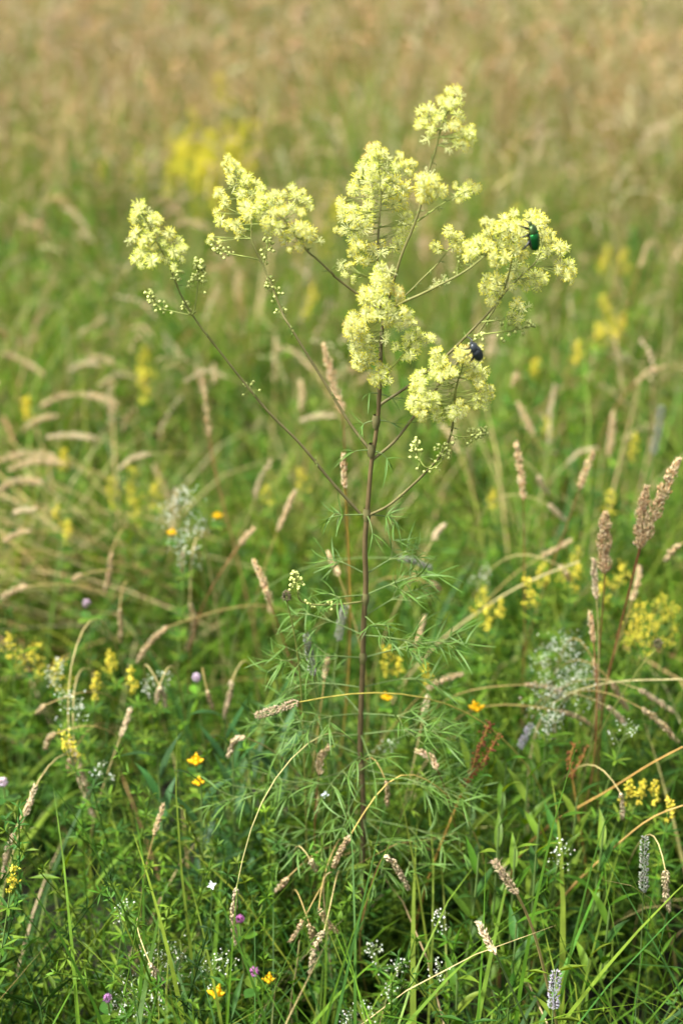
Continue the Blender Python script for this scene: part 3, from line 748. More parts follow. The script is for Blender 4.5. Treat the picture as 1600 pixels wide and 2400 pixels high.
# lower right panicle
b11 = branch([zc(300, 1490), zc(420, 1430), zc(560, 1310), zc(640, 1230), zc(720, 1140), zc(775, 1020), zc(790, 900), zc(800, 780), zc(830, 660), zc(848, 590)], 0.0, -0.06, 0.0017, 0.0010, BROWN, LIME)
blooms(b11, zc, [(690, 560, 40), (680, 610, 42), (720, 600, 42), (740, 640, 46), (690, 680, 42), (720, 690, 36), (770, 660, 42), (660, 690, 24), (800, 670, 26), (590, 680, 32), (570, 720, 42), (610, 720, 36), (560, 760, 32),
                 (600, 770, 32), (560, 830, 46), (600, 830, 42), (540, 850, 36), (630, 830, 40), (580, 880, 42), (610, 910, 36), (600, 940, 20), (560, 890, 24), (700, 810, 28), (690, 850, 32), (700, 890, 28), (670, 880, 22), (690, 930, 28),
                 (820, 840, 26), (800, 880, 42), (770, 900, 32), (840, 890, 36), (810, 920, 36), (860, 880, 26), (780, 920, 26)], -0.06, 2.5, 'p', 0.012)
blooms(b11, zc, [(830, 540, 40), (860, 560, 46), (820, 580, 36), (870, 595, 32), (850, 600, 32)], -0.06, 2.5, 'o', 0.006)
blooms(b11, zc, [(940, 530, 22), (945, 590, 24), (910, 640, 42), (950, 660, 42), (900, 690, 42), (960, 690, 36), (930, 720, 42), (880, 680, 28), (990, 660, 18), (960, 760, 36), (1000, 770, 32), (920, 750, 28), (1010, 800, 22), (920, 810, 28), (960, 810, 36),
                 (990, 830, 22), (900, 850, 18), (920, 860, 22), (970, 880, 18)], -0.05, 2.5, 'p', 0.012)
spur(b11, [zc(630, 1215), zc(590, 1160), zc(568, 1100), zc(585, 1050)], -0.035, 26, 0.0012)
spur(b11, [zc(722, 1135), zc(720, 1110), zc(735, 1075)], -0.04, 14)
spur(b11, [zc(650, 1225), zc(700, 1200), zc(735, 1150), zc(755, 1115)], -0.045, 18)
spur(b11, [zc(785, 1030), zc(870, 1040), zc(930, 1020), zc(975, 1000)], -0.05, 24, 0.0014)
spur(b11, [zc(790, 850), zc(760, 740), zc(790, 745)], -0.05, 6)
# little budding shoot low on the stem
b12 = branch([zd(866, 635), zd(760, 650), zd(660, 655), zd(560, 652), zd(495, 625), zd(485, 560), zd(465, 475)], 0.0, -0.05, 0.0012, 0.0006, OLIVE, LIME)
spur(b12, [zd(484, 590), zd(478, 530), zd(462, 470)], -0.05, 40, 0.0011, 0.006)
spur(b12, [zd(660, 655), zd(665, 630)], -0.02, 5)
spur(b12, [zd(560, 652), zd(545, 640)], -0.03, 5)

def frame(zdir, spin):
    z = Vector(norm(zdir)); x = z.orthogonal().normalized()
    m = Matrix((x, z.cross(x), z)).transposed() @ Matrix.Rotation(spin, 3, 'Z')
    return m

MESHES = {'y': FL_Y, 'p': FL_P, 'o': FL_O, 'w': FL_W}
flowers.sort(key=lambda f: -f[4])
rest = MB()
for i, (o, p, rad, kk, rpx) in enumerate(flowers):
    out = p - nearest(pedicels[o.name][1], p)
    z = norm(out * 40 + np.array([0, -0.25, 0.5]) + rng.normal(0, 0.25, 3))
    me = random.choice(MESHES[kk])
    mw = Matrix.Translation(Vector(p)) @ frame(z, random.uniform(0, 6.28)).to_4x4() @ Matrix.Scale(rad * random.uniform(1.0, 1.3), 4)
    if i < 300:
        link('flower', me, o, mw)
    else:
        v = np.empty(len(me.vertices) * 3); me.vertices.foreach_get('co', v); v = v.reshape(-1, 3)
        m4 = np.array(mw); v = v @ m4[:3, :3].T + m4[:3, 3]
        mi = np.empty(len(me.polygons), int); me.polygons.foreach_get('material_index', mi)
        ls = np.empty(len(me.polygons), int); me.polygons.foreach_get('loop_start', ls)
        vi = np.empty(len(me.loops), int); me.loops.foreach_get('vertex_index', vi)
        lt = np.empty(len(me.polygons), int); me.polygons.foreach_get('loop_total', lt)
        qs = ls[lt == 4][:, None] + np.arange(4); ts = ls[lt == 3][:, None] + np.arange(3)
        n0 = rest.n; col = np.tile((0.5, 0.5, 0.5), (len(v), 1))
        rest.add(v, col=col)
        ant = {'y': 1, 'p': 3, 'o': 4, 'w': 0}[kk]
        remap = np.array([0, ant, 2])
        rest.q.append(vi[qs] + n0); rest.qm.append(remap[mi[lt == 4]])
        rest.t.append(vi[ts] + n0); rest.tm.append(remap[mi[lt == 3]])
tag(rest.build('flowers', [M_FIL, M_ANT, M_CARP, M_ANTP, M_ANTO], rue), None, None, kind='stuff')
byb = {}
for o, p, rad, kk, rpx in flowers: byb.setdefault(o.name, []).append(p)
for nm, ps in byb.items():
    o, ln, _, _ = pedicels[nm]; ps = np.array(ps); N = len(ps)
    mids = np.empty_like(ps); roots = np.empty_like(ps)
    for i, p in enumerate(ps):
        k = np.argsort(np.linalg.norm(ps - p, axis=1))[:6]; c = ps[k].mean(0)
        a = nearest(ln, c); roots[i] = a; mids[i] = a * 0.4 + c * 0.6 + np.array([0, 0, -0.002])
    t = np.linspace(0, 1, 5)[None, :, None]
    P = roots[:, None] * (1 - t) ** 2 + 2 * mids[:, None] * t * (1 - t) + ps[:, None] * t * t
    mb = MB(); tubes(mb, P, np.linspace(0.0005, 0.00028, 5), 3, LIME)
    tag(mb.build('flower_stalks', M_STEM, o), None, None, kind='stuff')

# --- leaves: each a stalk with narrow leaflets
def leaflet_mesh(seed):
    r = np.random.default_rng(seed); S = 6; t = np.linspace(0, 1, S)
    bend = r.uniform(-1.3, 1.3); drop = r.uniform(-0.25, 0.55)
    P = np.stack([t, bend * t * t * 0.35, -drop * t * t], 1)[None]
    W = (0.025 * np.minimum(1, 0.4 + 3 * t) * (1 - t ** 3) + 0.006)[None]
    mb = MB(); strips(mb, P, np.array([[0, 1.0, 0.1]]), W, -0.35, (0.5, 0.5, 0.5)); return mb.mesh('leaflet', M_RLEAF)
LFT = [leaflet_mesh(60 + k) for k in range(5)]
n_leaflet = 0
leafrest = MB()
def fold_in(mb, me, mw, remap):
    v = np.empty(len(me.vertices) * 3); me.vertices.foreach_get('co', v); v = v.reshape(-1, 3)
    m4 = np.array(mw); v = v @ m4[:3, :3].T + m4[:3, 3]
    ls, lt, vi = np.empty(len(me.polygons), int), np.empty(len(me.polygons), int), np.empty(len(me.loops), int)
    me.polygons.foreach_get('loop_start', ls); me.polygons.foreach_get('loop_total', lt); me.loops.foreach_get('vertex_index', vi)
    mb.add(v, q=vi[ls[lt == 4][:, None] + np.arange(4)])
def rue_leaf(root, direction, reach, droop, forks, nl, ll):
    """ternate leaf: stalk from root, forks along it, nl linear leaflets at each fork end"""
    global n_leaflet
    reach *= 0.78
    d = norm(direction); side = norm(np.cross(d, [0, 0, 1.0])); up = np.cross(side, d)
    tip = root + d * reach + np.array([0, 0, -droop * reach])
    main = bez(root, root + d * reach * 0.4, root + d * reach * 0.75, tip, 10)
    mb = MB(); tubes(mb, main, np.linspace(0.0007, 0.0003, 11), 4, (0.12, 0.18, 0.055))
    spots = [(tip, norm(main[-1] - main[-2]))]
    for f in forks:
        k = min(9, int(f * 10)); o = main[k]; T = norm(main[k + 1] - main[k])
        for s in (-1, 1):
            q = o + (side * s * rng.uniform(0.5, 0.9) + T * 0.75 + up * rng.normal(0.1, 0.25)) * reach * 0.42 * (1.15 - f)
            tubes(mb, bez(o, o + T * 0.004, q - (q - o) * 0.2, q, 4), np.linspace(0.0005, 0.0003, 5), 3, (0.15, 0.20, 0.055))
            spots.append((q, norm(q - o + T * 0.01))); spots.append((o * 0.45 + q * 0.55, norm(q - o)))
    lf = mb.build('leaf', M_STEM, rue)
    for q, T in spots:
        for j in range(nl):
            v = norm(T * 0.8 + side * rng.normal(0, 0.7) + up * rng.normal(0.05, 0.6))
            x = Vector(v); z = Vector(norm(np.cross(np.cross(v, [0, 0, 1.0]), v) + rng.normal(0, 0.3, 3))); y = z.cross(x).normalized(); z = x.cross(y)
            m = Matrix((x, y, z)).transposed().to_4x4(); L = ll * rng.uniform(0.5, 1.15)
            mw = Matrix.Translation(Vector(q)) @ m @ Matrix.Scale(L, 4); me = random.choice(LFT); n_leaflet += 1
            if n_leaflet <= 300: link('leaflet', me, lf, mw)
            else: fold_in(leafrest, me, mw, {0: 0})

def on_stem(px, py): return at(px, py, D0)
# small ones at the upper nodes, wide feathery ones lower down
for (px, py), specs in [
    (zd(872, 600), [((1, -0.2, 0.62), 0.095, 0.15, [0.35, 0.65], 4, 0.026), ((-1, -0.5, 0.25), 0.055, 0.2, [0.5], 4, 0.024)]),
    (zd(858, 960), [((1, -0.15, 0.42), 0.13, 0.15, [0.3, 0.5, 0.7], 4, 0.026), ((-1, -0.3, 0.28), 0.12, 0.25, [0.3, 0.5, 0.7], 4, 0.026)]),
    (zd(856, 1600), [((-1, -0.35, 0.02), 0.19, 0.05, [0.4, 0.6, 0.8], 4, 0.026), ((1, -0.35, 0.0), 0.14, 0.15, [0.4, 0.6, 0.8], 4, 0.026)]),
    (zc(355, 945), [((-1, -0.2, 0.0), 0.016, 0.2, [], 6, 0.020), ((1, -0.3, 0.15), 0.014, 0.2, [], 5, 0.020)]),
    (zc(318, 1115), [((-1, -0.3, 0.15), 0.020, 0.1, [], 7, 0.022), ((1, -0.4, -0.1), 0.018, 0.3, [], 7, 0.022)]),
    (zc(365, 790), [((-1, -0.4, 0.3), 0.012, 0.1, [], 3, 0.018), ((1, -0.3, -0.2), 0.014, 0.1, [], 3, 0.02)]),
    (zc(292, 1485), [((-1, -0.3, 0.15), 0.045, 0.1, [0.5], 4, 0.024), ((1, -0.3, 0.1), 0.034, 0.2, [0.5], 4, 0.022), ((0.2, -1, 0), 0.03, 0.3, [], 5, 0.022)]),
    (zd(875, 480), [((0.9, 0.3, 0.5), 0.07, 0.15, [0.4, 0.7], 4, 0.024), ((-0.9, 0.3, 0.4), 0.05, 0.15, [0.5], 4, 0.024)]),
    (zd(860, 830), [((-1, 0.3, 0.35), 0.09, 0.15, [0.4, 0.7], 4, 0.025), ((0.8, -0.6, 0.3), 0.08, 0.15, [0.4, 0.7], 4, 0.025)]),
    (zd(850, 1130), [((-1, 0.2, 0.05), 0.10, 0.3, [0.4, 0.7], 4, 0.026), ((1, 0.3, 0.1), 0.11, 0.3, [0.4, 0.7], 4, 0.026)]),
    (zd(868, 720), [((0.3, -1, 0.3), 0.06, 0.15, [0.5], 4, 0.025), ((1, 0.4, 0.5), 0.08, 0.15, [0.4, 0.7], 4, 0.025)]),
    (zd(846, 1280), [((-0.8, -0.6, 0.35), 0.10, 0.2, [0.4, 0.7], 4, 0.025), ((0.9, -0.5, 0.3), 0.11, 0.2, [0.4, 0.7], 4, 0.025), ((-0.6, 0.8, 0.3), 0.12, 0.2, [0.4, 0.7], 4, 0.025)]),
    (zd(850, 1520), [((-1, 0.3, 0.3), 0.15, 0.15, [0.4, 0.6, 0.8], 4, 0.025), ((1, 0.4, 0.3), 0.14, 0.2, [0.4, 0.7], 4, 0.025), ((-0.5, -0.9, 0.2), 0.10, 0.2, [0.4, 0.7], 4, 0.025)]),
    (zd(845, 1400), [((-1, -0.4, 0.2), 0.11, 0.2, [0.4, 0.7], 4, 0.026), ((1, -0.2, 0.3), 0.12, 0.2, [0.4, 0.7], 4, 0.026), ((0.2, -1, 0.1), 0.08, 0.2, [0.5], 4, 0.026)]),
    ((834, 1800), [((-0.9, -0.3, 0.25), 0.12, 0.2, [0.4, 0.7], 4, 0.026), ((0.9, -0.3, 0.25), 0.14, 0.2, [0.4, 0.7], 4, 0.026), ((-0.3, -1, 0.2), 0.09, 0.2, [0.4, 0.7], 4, 0.026)]),
    ((834, 1880), [((-0.8, -0.6, 0.15), 0.13, 0.2, [0.4, 0.7], 4, 0.026), ((0.9, -0.5, 0.2), 0.14, 0.2, [0.4, 0.7], 4, 0.026), ((0.1, -1, 0.1), 0.11, 0.2, [0.4, 0.7], 4, 0.026), ((0.6, -0.8, 0.0), 0.12, 0.2, [0.4, 0.7], 4, 0.026)])]:
    for sp_ in specs: rue_leaf(on_stem(px, py), np.array(sp_[0], float), *sp_[1:])
tag(leafrest.build('leaflets', M_RLEAF, rue), None, None, kind='stuff')

# ------------------------------------------------------------------ beetles
def ellips(mb, c, ax, n=14, m=10, zmin=-1.0, taper=0.0, flat=1.0):
    """ellipsoid along X, taper narrows it toward +X, the underside flattened"""
    u = np.linspace(-1, 1, n); th = np.arange(m) * 2 * math.pi / m
    r = np.sqrt(np.maximum(0, 1 - np.abs(u) ** 2.6)) * (1 - taper * (u + 1) / 2)
    V = np.stack([np.broadcast_to(u[:, None], (n, m)), r[:, None] * np.cos(th), r[:, None] * np.sin(th)], -1)
    V[..., 2] = np.where(V[..., 2] < 0, V[..., 2] * flat, V[..., 2])
    V = V * np.array(ax) + np.array(c)
    i = np.arange(n - 1)[:, None] * m; j = np.arange(m)[None]; j2 = (j + 1) % m
    mb.add(V, q=np.stack([i + j, i + j2, i + m + j2, i + m + j], -1))

def beetle(label, pos, fwd, dorsal, L, m_el, m_pro):
    """head toward +X, back toward +Z, length L"""
    t = bpy.data.objects.new('beetle', None); COL.objects.link(t); t.empty_display_size = 0.01
    x = Vector(norm(fwd)); z = Vector(norm(np.asarray(dorsal) - np.dot(dorsal, norm(fwd)) * norm(fwd))); y = z.cross(x)
    t.matrix_world = Matrix.Translation(Vector(pos)) @ Matrix((x, y, z)).transposed().to_4x4() @ Matrix.Scale(L, 4)
    tag(t, label, 'beetle')
    INV[t.name] = Matrix()
    b = MB(); ellips(b, (-0.16, 0, -0.03), (0.33, 0.235, 0.16), flat=1.0); b.build('abdomen', M_LEGB, t)
    for s in (-1, 1):         # two wing cases meeting along the back
        b = MB(); n, m = 16, 9; u = np.linspace(-1, 1, n); th = np.linspace(0.02, 1.72, m)
        r = np.maximum(0.02, (1 - np.abs(u) ** 4.5)) ** 0.5 * (0.93 + 0.09 * np.sin(u * 2.2 + 0.6))
        V = np.stack([np.broadcast_to(u[:, None] * 0.335 - 0.165, (n, m)), s * r[:, None] * np.sin(th) * 0.25, r[:, None] * np.cos(th) * 0.185 - 0.010 * np.exp(-th / 0.12) + 0.004], -1)
        i = np.arange(n - 1)[:, None] * m; j = np.arange(m - 1)[None]
        b.add(V, q=np.stack([i + j, i + j + 1, i + m + j + 1, i + m + j], -1)); b.build('wing_case', m_el, t)
    b = MB(); spindles(b, [(0.20, 0, 0.165)], [(-1, 0, 0.06)], 0.13, 0.10, (0.5, 0.5, 0.5)); b.build('scutellum', m_el, t)
    b = MB(); ellips(b, (0.20, 0, 0.0), (0.215, 0.262, 0.178), taper=0.30, flat=0.8); b.build('pronotum', m_pro, t)
    b = MB(); ellips(b, (0.415, 0, -0.035), (0.095, 0.095, 0.070), taper=0.25, flat=0.8); hd = b.build('head', m_pro, t)
    for s in (-1, 1):
        b = MB(); tubes(b, np.array([(0.45, s * 0.06, -0.03), (0.49, s * 0.12, -0.01), (0.52, s * 0.15, 0.0)]), np.array([0.008, 0.007, 0.010]), 4, (0.5, 0.5, 0.5))
        spindles(b, [(0.52, s * 0.15, 0.0)], [(1, s * 0.5, 0)], 0.06, 0.035, (0.5, 0.5, 0.5)); b.build('antenna', M_LEGB, hd)
        for x0, dx, rr in ((0.28, 0.22, 0.030), (0.10, -0.02, 0.030), (-0.08, -0.28, 0.036)):
            P = np.array([(x0, s * 0.10, -0.10), (x0 + dx * 0.4, s * 0.25, -0.14), (x0 + dx * 0.7, s * 0.31, -0.24), (x0 + dx * 1.0, s * 0.33, -0.36)])
            b = MB(); tubes(b, P, np.array([rr * 1.5, rr * 1.3, rr * 0.8, rr * 0.5]), 6, (0.5, 0.5, 0.5)); b.build('leg', M_LEGB, t)
    return t
beetle('metallic green beetle clinging to the right hand flower head', at(*zb(1247, 915), D0 - 0.022), (-0.20, 0.05, 1.0), (0.92, -0.42, 0.1), 0.0235, M_GREENB, M_GREENP)
beetle('blackish grey beetle on a flower tuft beside the slanting branches', at(*zc(918, 545), D0 - 0.078), (-0.42, -0.25, 0.75), (0.75, -0.6, 0.25), 0.0190, M_DARKB, M_DARKB)

# ------------------------------------------------------------------ single grass stalks that stand out
ST = [  # head pixels (neck -> tip), width px, style, label, options
 ([(437, 1385), (446, 1440), (430, 1500)], 15, 'tan', 'grass stalk hanging its long tan head straight down below the white bedstraw', dict(y=1.42, route=[(437, 1300), (440, 1225), (452, 1196), (470, 1230), (482, 1300)], stemc=(0.42, 0.34, 0.14), srad=0.0013)),
 ([(385, 1440), (345, 1478), (313, 1530)], 17, 'tan', 'drooping tan seed head arching left over the dark grass tuft', dict(y=1.36, route=[(430, 1424), (500, 1400), (555, 1388)])),
 ([(160, 1700), (172, 1770), (196, 1830), (213, 1900)], 24, 'pale', 'thick pale plume of drooping seed head beside the white flowers', dict(z=0.36, route=[(152, 1640), (150, 1570), (160, 1520)])),
 ([(170, 1720), (190, 1790), (203, 1850)], 16, 'pale', 'slimmer pale seed head hanging against the thick plume', dict(z=0.35, route=[(165, 1650)])),
 ([(163, 1740), (157, 1765), (160, 1788)], 12, 'tan', 'short tan seed head tucked behind the thick pale plume', dict(z=0.34)),
 ([(277, 1693), (287, 1668), (298, 1640)], 13, 'pale', 'pale upright seed head above the dark gap left of the yellow trefoil', dict(z=0.36)),
 ([(366, 1577), (362, 1600), (358, 1626)], 12, 'pale', None, dict(z=0.4)),
 ([(368, 1577), (376, 1603), (379, 1632)], 11, 'pale', None, dict(z=0.4)),
 ([(476, 1587), (481, 1612), (488, 1637)], 10, 'tan', None, dict(z=0.38)),
 ([(533, 1563), (525, 1610), (513, 1658)], 13, 'pale', 'pale straight seed head hanging in front of the dark tussock', dict(z=0.38)),
 ([(420, 1270), (417, 1300), (415, 1335)], 10, 'tan', None, dict(z=0.44)),
 ([(256, 1270), (250, 1320), (240, 1365)], 13, 'tan', None, dict(z=0.42)),
 ([(275, 1400), (277, 1440), (273, 1482)], 12, 'tan', None, dict(z=0.40)),
 ([(62, 1347), (32, 1360), (0, 1383)], 17, 'tan', None, dict(z=0.42)),
 ([(187, 1320), (176, 1330), (165, 1341)], 11, 'tan', None, dict(z=0.42)),
 ([(104, 1620), (93, 1632), (82, 1648)], 12, 'tan', None, dict(z=0.38)),
 ([(127, 1685), (112, 1700), (102, 1730)], 14, 'tan', None, dict(z=0.37)),
 ([(58, 1875), (68, 1848), (77, 1818)], 14, 'pale', None, dict(z=0.36)),
 ([(32, 1915), (18, 1960), (3, 2030)], 19, 'pale', 'plump pale seed head bowed over beside the small yellow blossom', dict(z=0.34, route=[(45, 1885), (62, 1840)])),
 ([(543, 2040), (535, 2110), (540, 2185)], 16, 'pale', 'long pale head hanging on a straw stem beside the pink clover', dict(z=0.36, route=[(550, 1985), (572, 1895), (600, 1815), (628, 1778)], srad=0.0008, stemc=(0.36, 0.33, 0.13))),
 ([(345, 2213), (361, 2250), (381, 2284)], 16, 'pale', 'tan head slanting down among the white bedstraw blossoms', dict(z=0.33)),
 ([(354, 1918), (363, 1890), (374, 1862)], 10, 'tan', None, dict(z=0.33)),
 ([(562, 1693), (538, 1706), (523, 1750)], 14, 'pale', 'hooked pale seed head bent over the feathery rue leaves', dict(y=1.12, route=[(580, 1697), (610, 1712)])),
 ([(733, 1778), (736, 1745), (757, 1724)], 26, 'tan', 'fat fluffy tan seed head on a reddish stem beside the rue stem', dict(y=1.10, route=[(728, 1800), (722, 1900)], stemc=(0.27, 0.11, 0.045))),
 ([(1004, 1768), (988, 1744), (957, 1737)], 19, 'tan', 'curled tan seed head on a dark red stem right of the rue stem', dict(y=1.10, route=[(1016, 1790), (1046, 1903)], stemc=(0.20, 0.07, 0.04))),
 ([(980, 1583), (1015, 1566), (1062, 1557)], 16, 'tan', 'tan seed head lying almost level just above the arching golden stem', dict(y=1.26, route=[(960, 1600), (900, 1670)])),
 ([(686, 1613), (640, 1633), (586, 1657)], 20, 'spike', 'bristly brown seed head at the end of the long arching golden stem', dict(y=1.07, srad=0.0010, stemc=(0.36, 0.30, 0.06), route=[(740, 1598), (830, 1586), (900, 1587), (1000, 1602), (1090, 1638), (1150, 1690)])),
 ([(720, 1553), (712, 1515), (703, 1467)], 17, 'grey', 'grey green cylindrical timothy head just left of the rue stem', dict(y=1.13, route=[(724, 1570), (747, 1727), (766, 1850)])),
 ([(776, 1471), (783, 1435), (795, 1395)], 18, 'grey', 'soft grey green timothy head leaning close behind the rue stem', dict(y=1.25)),
 ([(745, 1560), (748, 1540), (753, 1517)], 15, 'tan', None, dict(y=1.2)),
 ([(614, 1368), (600, 1330), (582, 1298)], 16, 'rust', 'rusty seed head on a dark red stem left of the budding shoot', dict(y=1.24, route=[(626, 1400), (666, 1507), (682, 1580)])),
 ([(778, 1323), (768, 1302), (753, 1278)], 19, 'tan', None, dict(y=1.30)),
 ([(637, 1220), (655, 1180), (677, 1134)], 15, 'tan', None, dict(z=0.46)),
 ([(550, 1252), (565, 1236), (583, 1219)], 15, 'rust', None, dict(z=0.46)),
 ([(994, 1240), (1006, 1224), (1023, 1211)], 15, 'pale', None, dict(z=0.46)),
 ([(915, 1283), (950, 1293), (992, 1315)], 13, 'grey', 'thin grey green timothy head bent over level behind the rue leaves', dict(y=1.28, route=[(890, 1278), (830, 1277), (770, 1280), (700, 1300)])),
 ([(986, 1338), (1000, 1348), (1011, 1366)], 14, 'tan', None, dict(z=0.42)),
 ([(955, 1482), (965, 1455), (975, 1424)], 14, 'tan', None, dict(z=0.40)),
 ([(787, 948), (768, 890), (743, 797)], 26, 'rust', 'tall rusty plume standing left of the flower clusters on its own stalk', dict(y=1.42, route=[(790, 1000), (794, 1100), (797, 1240), (801, 1340)], srad=0.0012)),
 ([(791, 1120), (790, 1090), (788, 1053)], 13, 'rust', 'narrow rusty spike on a golden stalk close behind the rue stem', dict(y=1.22, route=[(797, 1170), (802, 1290), (806, 1400), (803, 1500)], srad=0.0013, stemc=(0.42, 0.27, 0.05))),
 ([(972, 1642), (976, 1628), (983, 1611)], 15, 'pale', None, dict(z=0.38)),
 ([(886, 1795), (890, 1825), (889, 1862)], 10, 'tan', None, dict(y=1.08)),
 ([(804, 1919), (783, 1960), (766, 2003)], 17, 'tan', 'tan head hanging from a stout golden stem in front of the rue stem', dict(y=1.03, route=[(830, 1870), (886, 1785), (915, 1752), (960, 1775)], srad=0.0009, stemc=(0.45, 0.34, 0.09))),
 ([(882, 1966), (905, 1990), (938, 2055)], 17, 'pale', 'pale braided seed head bent sharply down from a broken reddish stalk', dict(y=1.00, route=[(873, 1975), (860, 2007), (835, 2094)], stemc=(0.25, 0.13, 0.05))),
 ([(713, 1975), (717, 1992), (726, 2015)], 17, 'pale', None, dict(z=0.33)),
 ([(660, 2016), (647, 2038), (633, 2062)], 15, 'tan', None, dict(z=0.31)),
 ([(732, 2088), (748, 2120), (773, 2155)], 18, 'tan', 'tan seed head crossing a bent straw stalk above the bedstraw', dict(z=0.31, route=[(727, 2072), (735, 2030), (744, 2004)])),
 ([(710, 2122), (716, 2150), (720, 2182)], 18, 'tan', None, dict(z=0.30)),
 ([(744, 2138), (725, 2180), (711, 2249)], 19, 'pale', 'loose pale seed head hanging lowest in front of the rue plant', dict(z=0.31, route=[(752, 2120), (757, 2090)])),
 ([(697, 2113), (685, 2145), (664, 2177)], 13, 'tan', None, dict(z=0.30)),
 ([(1186, 2053), (1154, 2013), (1136, 1990)], 14, 'spike', 'slim brown timothy head on a stout curved straw stem', dict(y=0.88, route=[(1194, 2068), (1214, 2108), (1234, 2168), (1254, 2253), (1279, 2352)], srad=0.0019, stemc=(0.44, 0.32, 0.13))),
 ([(1139, 2193), (1120, 2168), (1099, 2134)], 16, 'pale', 'small cream timothy head on a straight green stem over the dark hollow', dict(y=0.87, route=[(1144, 2203), (1179, 2283), (1209, 2352)], srad=0.0014, stemc=(0.13, 0.19, 0.06))),
 ([(1269, 2316), (1273, 2285), (1280, 2247)], 32, 'lilac', 'plump lilac grey timothy head in flower beside the curved straw stem', dict(y=0.87)),
 ([(1477, 2048), (1480, 1990), (1484, 1935)], 21, 'grey', 'long grey green timothy head rising from the dark right hand grass', dict(z=0.36, route=[(1476, 2060), (1468, 2240), (1458, 2352)])),
 ([(1527, 2000), (1530, 2050), (1540, 2106)], 22, 'pale', 'pale tan seed head hanging beside the long grey timothy head', dict(z=0.36)),
 ([(1424, 1822), (1430, 1850), (1432, 1895)], 9, 'pale', None, dict(z=0.37)),
 ([(1474, 1628), (1519, 1668), (1559, 1715)], 17, 'tan', None, dict(z=0.40)),
 ([(1404, 1565), (1420, 1600), (1444, 1640)], 18, 'tan', None, dict(z=0.40)),
 ([(1467, 1583), (1500, 1608), (1549, 1645)], 14, 'pale', None, dict(z=0.40)),
 ([(1204, 1573), (1245, 1580), (1290, 1596)], 15, 'tan', None, dict(z=0.40)),
 ([(1284, 1633), (1320, 1648), (1356, 1674)], 14, 'tan', None, dict(z=0.38)),
 ([(1394, 1623), (1415, 1645), (1440, 1675)], 14, 'pale', None, dict(z=0.38)),
 ([(1361, 1515), (1372, 1560), (1380, 1640)], 16, 'tan', None, dict(z=0.40)),
 ([(1194, 1718), (1207, 1696), (1224, 1672)], 18, 'lilac', 'short bent grey timothy head above the broad green leaves', dict(z=0.36)),
 ([(1201, 1148), (1196, 1090), (1187, 1024)], 22, 'rust', 'tall rusty seed head upright on a thin red stalk by itself', dict(y=1.36, route=[(1201, 1165), (1203, 1280), (1204, 1480)])),
 ([(1330, 1123), (1345, 1085), (1364, 1045)], 20, 'rust', 'rusty seed head leaning right on a thin slanting red stalk', dict(y=1.42, route=[(1323, 1145), (1270, 1290), (1229, 1407)])),
 ([(1388, 1316), (1388, 1250), (1392, 1186)], 36, 'rust', 'broad fluffy tan plume upright on a reddish stalk of the tall clump', dict(y=1.22, route=[(1389, 1330), (1380, 1430), (1372, 1530), (1366, 1680)], srad=0.0012, n=800)),
 ([(1467, 1260), (1474, 1195), (1488, 1126)], 32, 'rust', 'upright tan plume paired with the longest plume of the tall clump', dict(y=1.22, route=[(1463, 1275), (1437, 1380), (1402, 1525)], srad=0.0012, n=800)),
 ([(1470, 1255), (1508, 1170), (1562, 1062)], 34, 'rust', 'longest tan plume of the tall clump leaning outward on a red stalk', dict(y=1.21, route=[(1463, 1285), (1435, 1390), (1399, 1535)], srad=0.0014, n=800)),
 ([(1369, 1376), (1367, 1340), (1365, 1294)], 16, 'pale', None, dict(y=1.23)),
 ([(1362, 1475), (1360, 1448), (1357, 1416)], 12, 'rust', None, dict(y=1.2)),
 ([(1500, 1043), (1510, 1000), (1522, 937)], 20, 'grey', 'fat upright grey green timothy head rising behind the tan plumes', dict(y=1.6, srad=0.0014)),
 ([(1397, 1047), (1404, 1000), (1411, 952)], 18, 'tan', None, dict(y=1.8)),
 ([(1236, 1092), (1245, 1118), (1261, 1142)], 15, 'pale', None, dict(y=1.65)),
 ([(1257, 1158), (1276, 1178), (1296, 1200)], 14, 'pale', None, dict(y=1.55)),
 ([(1243, 1277), (1280, 1262), (1315, 1248)], 13, 'tan', None, dict(y=1.5)),
 ([(1285, 1300), (1300, 1318), (1310, 1342)], 16, 'pale', None, dict(y=1.42)),
 ([(1450, 1380), (1465, 1340), (1470, 1310)], 15, 'tan', None, dict(y=1.35)),
 ([(1560, 1250), (1540, 1275), (1530, 1295)], 20, 'tan', None, dict(y=1.3)),
 ([(101, 861), (55, 832), (7, 815)], 15, 'tan', None, dict(y=2.2)),
 ([(230, 835), (190, 838), (160, 855)], 16, 'pale', None, dict(y=2.2)),
 ([(270, 930), (235, 915), (200, 915)], 17, 'tan', None, dict(y=2.0)),
 ([(95, 935), (125, 918), (160, 910)], 15, 'tan', None, dict(y=2.0)),
 ([(133, 955), (90, 965), (52, 992)], 17, 'tan', None, dict(y=1.95)),
 ([(224, 1008), (160, 1003), (105, 1010)], 18, 'pale', None, dict(y=1.85)),
 ([(346, 1043), (305, 1055), (272, 1083)], 14, 'pale', None, dict(y=1.75)),
 ([(84, 1170), (50, 1176), (28, 1186)], 15, 'pale', None, dict(y=1.6)),
 ([(70, 1220), (40, 1228), (4, 1250)], 16, 'tan', None, dict(y=1.55)),
 ([(150, 1065), (80, 1062), (18, 1085)], 20, 'tan', None, dict(y=1.75)),
 ([(130, 1050), (60, 1045), (0, 1062)], 22, 'tan', None, dict(y=1.8)),
 ([(100, 1110), (40, 1105), (-10, 1135)], 22, 'tan', None, dict(y=1.72)),
 ([(770, 955), (730, 958), (690, 972)], 14, 'pale', None, dict(y=1.85)),
 ([(690, 940), (695, 905), (688, 880)], 16, 'tan', None, dict(y=1.9)),
